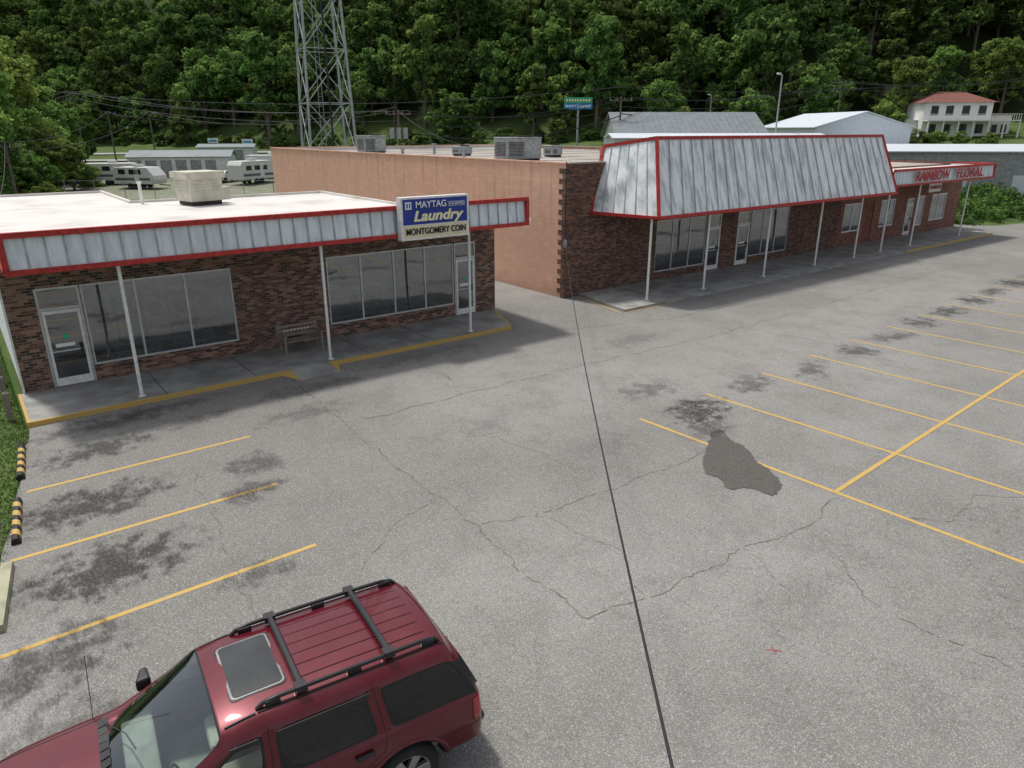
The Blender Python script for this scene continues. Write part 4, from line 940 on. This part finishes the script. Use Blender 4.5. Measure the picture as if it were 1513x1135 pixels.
for sd in(-1,1):
    seam([(-.135,1.08),(-.135,.5)],sd,.004); seam([(.93,1.05),(.95,.8),(.9,.5)],sd,.004); seam([(-.135,.5),(.9,.5)],sd,.004); seam([(-1.225,1.08),(-1.19,.9),(-1.02,.8),(-.95,.5)],sd,.004); seam([(-.95,.5),(-.135,.5)],sd,.004)
    seam([(-1.22,1.12),(-1.16,1.6)],sd,.004); seam([(-.135,1.12),(-.145,1.6)],sd,.004)
    seam([(-2.3,.72),(-1.95,.72)],sd,.004); seam([(-.98,.66),(.9,.66)],sd,.016,m_paint,'side_moulding',-.002)
    for x in WX: 
        seam([(x+.47*math.cos(t),WZ+.02+.47*math.sin(t)) for t in [R(q_) for q_ in range(-4,185,12)]],sd,.026,m_paint,'wheel_arch',-.008)
    for x in(-.98,.06):
        y=side(x,.97,sd); hb=MB(); hb.box(x-.1,x+.1,min(y,y+sd*.045),max(y,y+sd*.045),.95,.985,m_blackpl); hb.obj('door_handle',CAR,bevel=.015)
    patch(lambda u,v,o_:(u,side(u,v,sd)+sd*o_,v),-2.31,-2.2,.78,1.05,6,m_tail,'tail_light',.004)
    patch(lambda u,v,o_:(rearx(u,v)-o_,u,v),sd*.62,sd*.83,.78,1.05,6,m_tail,'tail_light_rear',.004)
    patch(lambda u,v,o_:(u,side(u,v,sd)+sd*o_,v),2.05,2.3,.74,.88,6,m_head,'head_light',.004)
    for x0,x1 in((-1.12,-.22),(-.05,.2)):
        pts=[(x,side(x,1.53,sd)+sd*.012,1.53) for x in np.linspace(x0,x1,10)]
        b=MB()
        for p,q_ in zip(pts[:-1],pts[1:]): b.bar(p,q_,.012,.05,m_blackpl)
        b.obj('rain_visor',CAR)
for y in(-.42,-.25,-.085,.085,.25,.42):
    tube([(x,y,top(x,y)-.001) for x in np.linspace(-1.9,-.5,16)],.006,m_paint,'roof_rib',CAR,8)
    tube([(x,y+.012,top(x,y)-.001) for x in np.linspace(-1.88,-.52,16)],.003,m_rub,'roof_rib_shade_line',CAR,8)  # black tube drawn along each rib to imitate its shade line
for sd in(-1,1):
    y0=sd*.6
    pts=[(-1.98,y0,top(-1.98,y0)),(-1.93,y0,top(-1.93,y0)+.045)]+[(x,y0*(1+.02*math.sin((x+2)*1.5)),top(x,y0)+.065) for x in np.linspace(-1.8,-.3,12)]+[(-.16,y0,top(-.16,y0)+.045),(-.1,y0,top(-.1,y0))]
    tube(pts,.022,m_blackpl,'roof_rail',CAR,8)
    tube([(x,sd*.64,top(x,sd*.64)+.003) for x in np.linspace(-.08,.2,8)],.012,m_rub,'roof_ditch',CAR,8)
    tube([(x,sd*.64,top(x,sd*.64)+.003) for x in np.linspace(-2.0,-.1,20)],.010,m_rub,'roof_ditch',CAR,8)
    for x in(-1.85,-1.05,-.25):
        b=MB(); z=top(x,y0); b.box(x-.07,x+.07,y0-.03,y0+.03,z-.01,z+.06,m_blackpl); b.obj('rail_foot',CAR,bevel=.012)
for x in(-.52,-1.42):
    b=MB(); pts=[(x,y,1.79+.018*math.cos(y*2.4)) for y in np.linspace(-.6,.6,13)]
    vs=[];fs=[]
    for p in pts: vs+=[(p[0]-.035,p[1],p[2]-.006),(p[0]-.02,p[1],p[2]+.014),(p[0]+.02,p[1],p[2]+.014),(p[0]+.035,p[1],p[2]-.006),(p[0],p[1],p[2]-.014)]
    for i in range(len(pts)-1):
        for j in range(5): fs.append((i*5+j,i*5+(j+1)%5,(i+1)*5+(j+1)%5,(i+1)*5+j))
    b.add(vs,fs,m_blackpl)
    for y in(-.6,.6): b.box(x-.055,x+.055,y-.05,y+.05,1.74,1.81,m_blackpl)
    b.obj('crossbar',CAR,smooth=True)
def rr(x0,x1,y0,y1,r,off,m,name):
    pts=[]
    for cx,cy,a0 in((x1-r,y1-r,0),(x0+r,y1-r,90),(x0+r,y0+r,180),(x1-r,y0+r,270)):
        for k in range(6): a=R(a0+k*18); pts.append((cx+r*math.cos(a),cy+r*math.sin(a)))
    n=len(pts); cx,cy=(x0+x1)/2,(y0+y1)/2; v=[];f=[]
    rings=[1,.8,.55,.3]
    for s_ in rings:
        for p in pts: x=cx+(p[0]-cx)*s_; y=cy+(p[1]-cy)*s_; v.append((x,y,top(x,y)+off))
    v.append((cx,cy,top(cx,cy)+off))
    for k in range(len(rings)-1):
        for i in range(n): f.append((k*n+i,k*n+(i+1)%n,(k+1)*n+(i+1)%n,(k+1)*n+i))
    k=len(rings)-1
    for i in range(n): f.append((k*n+i,k*n+(i+1)%n,len(v)-1))
    for i in range(n): v.append((pts[i][0],pts[i][1],top(*pts[i])-.003))
    bs=len(v)-n
    for i in range(n): f.append((i,bs+i,bs+(i+1)%n,(i+1)%n))
    b=MB(); b.add(v,f,m); return b.obj(name,CAR,smooth=True)
m_sun=M('sunroof_glass',(.035,.038,.037),.15,spec=.6,var=.15); m_sunf=M('sunroof_seal',(.26,.26,.26),.4)
rr(-.44,.10,-.43,.43,.06,.006,m_rub,'sunroof_gap'); rr(-.425,.085,-.415,.415,.055,.011,m_sunf,'sunroof_trim'); rr(-.405,.065,-.395,.395,.045,.015,m_sun,'sunroof_panel')
for sd in(-1,1):
    y=sd*.93; b=MB()
    vs=[(.70,y+sd*.04,1.08),(.86,y+sd*.05,1.10),(.86,y+sd*.06,1.24),(.70,y+sd*.05,1.26),(.72,y+sd*.27,1.11),(.80,y+sd*.26,1.12),(.80,y+sd*.25,1.25),(.72,y+sd*.26,1.26)]
    b.add(vs,[(0,1,2,3),(4,7,6,5),(0,4,5,1),(1,5,6,2),(2,6,7,3),(3,7,4,0)],m_blackpl); b.box(.72,.84,min(y-sd*.03,y+sd*.06),max(y-sd*.03,y+sd*.06),1.08,1.14,m_blackpl); b.obj('side_mirror',CAR,bevel=.03)
tube([(1.16,-.62,1.15),(1.0,-.3,1.225),(.93,.0,1.26)],.008,m_blackpl,'wiper',CAR,8); tube([(1.2,.0,1.165),(1.04,.3,1.2),(.96,.55,1.24)],.008,m_blackpl,'wiper',CAR,8)
tube([(1.28,-.86,1.05),(1.22,-.86,1.85)],.004,m_blackpl,'antenna',CAR)
for sd in(-1,1): tube([(x,sd*.80,top(x,sd*.80)+.001) for x in np.linspace(1.2,2.25,14)],.005,m_rub,'hood_seam',CAR,8)
b=MB(); 
for i in range(12): y=-.7+i*.127; b.bar((1.15,y,top(1.15,y)+.004),(1.24,y,top(1.24,y)+.004),.1,.008,m_blackpl)
b.obj('cowl_grille',CAR)
b=MB(); b.box(-2.47,-2.3,-.74,.74,.46,.58,m_blackpl); b.obj('rear_bumper_step',CAR,bevel=.05)
b=MB(); b.box(-2.405,-2.37,-.25,.25,.78,.92,m_letw); b.obj('licence_plate',CAR); tube([(-2.36,0,1.15),(-2.27,.2,1.3),(-2.2,.3,1.42)],.01,m_blackpl,'rear_wiper',CAR)
b=MB(); b.box(2.38,2.45,-.5,.5,.64,.84,m_rub); b.box(2.4,2.47,-.5,.5,.73,.77,m_chrome); b.obj('front_grille',CAR,bevel=.01)
b=MB(); b.box(-2.1,.95,-.8,.8,.5,.55,m_dash); b.box(.75,1.05,-.74,.74,.7,1.06,m_dash); b.box(-2.1,-1.3,-.7,.7,.55,.9,m_dash); b.obj('cabin_floor',CAR,bevel=.05)
b=MB()
for y in(-.38,.38):
    b.box(-.2,.3,y-.25,y+.25,.6,.8,m_seat); b.bar((-.22,y,.75),(-.42,y,1.35),.5,.14,m_seat,up=(1,0,0)); b.bar((-.42,y,1.36),(-.46,y,1.55),.26,.1,m_seat,up=(1,0,0))
b.box(-1.15,-.65,-.65,.65,.6,.82,m_seat); b.bar((-1.12,0,.8),(-1.32,0,1.35),1.3,.14,m_seat,up=(1,0,0)); b.obj('seats',CAR,bevel=.05)
sb=[]; 
for i in range(25): t=2*math.pi*i/24; sb.append((.62+.05*math.cos(t),.38+.18*math.sin(t),1.02+.17*math.cos(t)))
tube(sb,.014,m_blackpl,'steering_wheel',CAR,8)
def wheel(x,sd):
    e=empty('wheel',(x,sd*.80,WZ)); e.parent=CAR; b=MB(); n=44
    prof=[(.25,-.10),(.335,-.115),(.362,-.09),(.37,-.05),(.37,.05),(.362,.09),(.335,.115),(.25,.10)]
    vs=[];fs=[]
    for i in range(n):
        t=2*math.pi*i/n
        for r,y in prof: vs.append((r*math.cos(t),sd*y,r*math.sin(t)))
    k=len(prof)
    for i in range(n):
        for j in range(k-1): fs.append((i*k+j,((i+1)%n)*k+j,((i+1)%n)*k+j+1,i*k+j+1))
    b.add(vs,fs,m_tire); 
    vs=[];fs=[]; pr=[(.25,.10),(.235,.095),(.225,.05),(.22,-.08)]
    for i in range(n):
        t=2*math.pi*i/n
        for r,y in pr: vs.append((r*math.cos(t),sd*y,r*math.sin(t)))
    k=4
    for i in range(n):
        for j in range(3): fs.append((i*k+j,((i+1)%n)*k+j,((i+1)%n)*k+j+1,i*k+j+1))
    b.add(vs,fs,m_rim); b.cyl((0,-sd*.02,0),(0,sd*.0,0),.22,.22,m_rub,30); o=b.obj('tire_and_rim',e,smooth=True)
    b=MB()
    for i in range(6):
        t=2*math.pi*i/6; d=Vector((math.cos(t),0,math.sin(t))); s_=Vector((-math.sin(t),0,math.cos(t))); y=Vector((0,sd,0))
        p=[d*.04-s_*.035,d*.04+s_*.035,d*.235+s_*.05,d*.235-s_*.05]; b.add([q_+y*.085 for q_ in p]+[q_+y*.03 for q_ in p],[(0,1,2,3),(4,7,6,5),(0,3,7,4),(1,5,6,2)],m_rim)
    b.cyl((0,sd*.03,0),(0,sd*.1,0),.065,.055,m_rim,20); b.obj('spokes',e,bevel=.006)
for x in WX:
    for sd in(-1,1): wheel(x,sd)

# ------------------------------------------------------------------ camera, light
cam=bpy.data.cameras.new('camera'); cam.sensor_width=36; cam.lens=36*1050/1513; cam.clip_end=5000; cam.clip_start=.05
co=bpy.data.objects.new('camera',cam); COL.objects.link(co); co.location=(0,0,6.8); co.rotation_euler=(R(90-19.68),0,-R(37.69)); sc.camera=co
sv=Vector((-.074,.30,.671)).normalized()
l=bpy.data.lights.new('sun','SUN'); l.energy=2.7; l.angle=R(5); l.color=(1,.965,.91); lo=bpy.data.objects.new('sun',l); lo.rotation_euler=sv.to_track_quat('Z','Y').to_euler(); COL.objects.link(lo)
wd=bpy.data.worlds.new('World'); sc.world=wd; wd.use_nodes=True; nt=wd.node_tree; bg=nt.nodes['Background']
sky=nt.nodes.new('ShaderNodeTexSky'); sky.sky_type='NISHITA'; sky.sun_disc=False; sky.sun_elevation=math.asin(sv.z); sky.sun_rotation=math.atan2(sv.x,sv.y); sky.dust_density=2.5
hs=nt.nodes.new('ShaderNodeHueSaturation'); hs.inputs['Saturation'].default_value=.35; nt.links.new(sky.outputs[0],hs.inputs['Color']); nt.links.new(hs.outputs[0],bg.inputs[0]); bg.inputs[1].default_value=.15
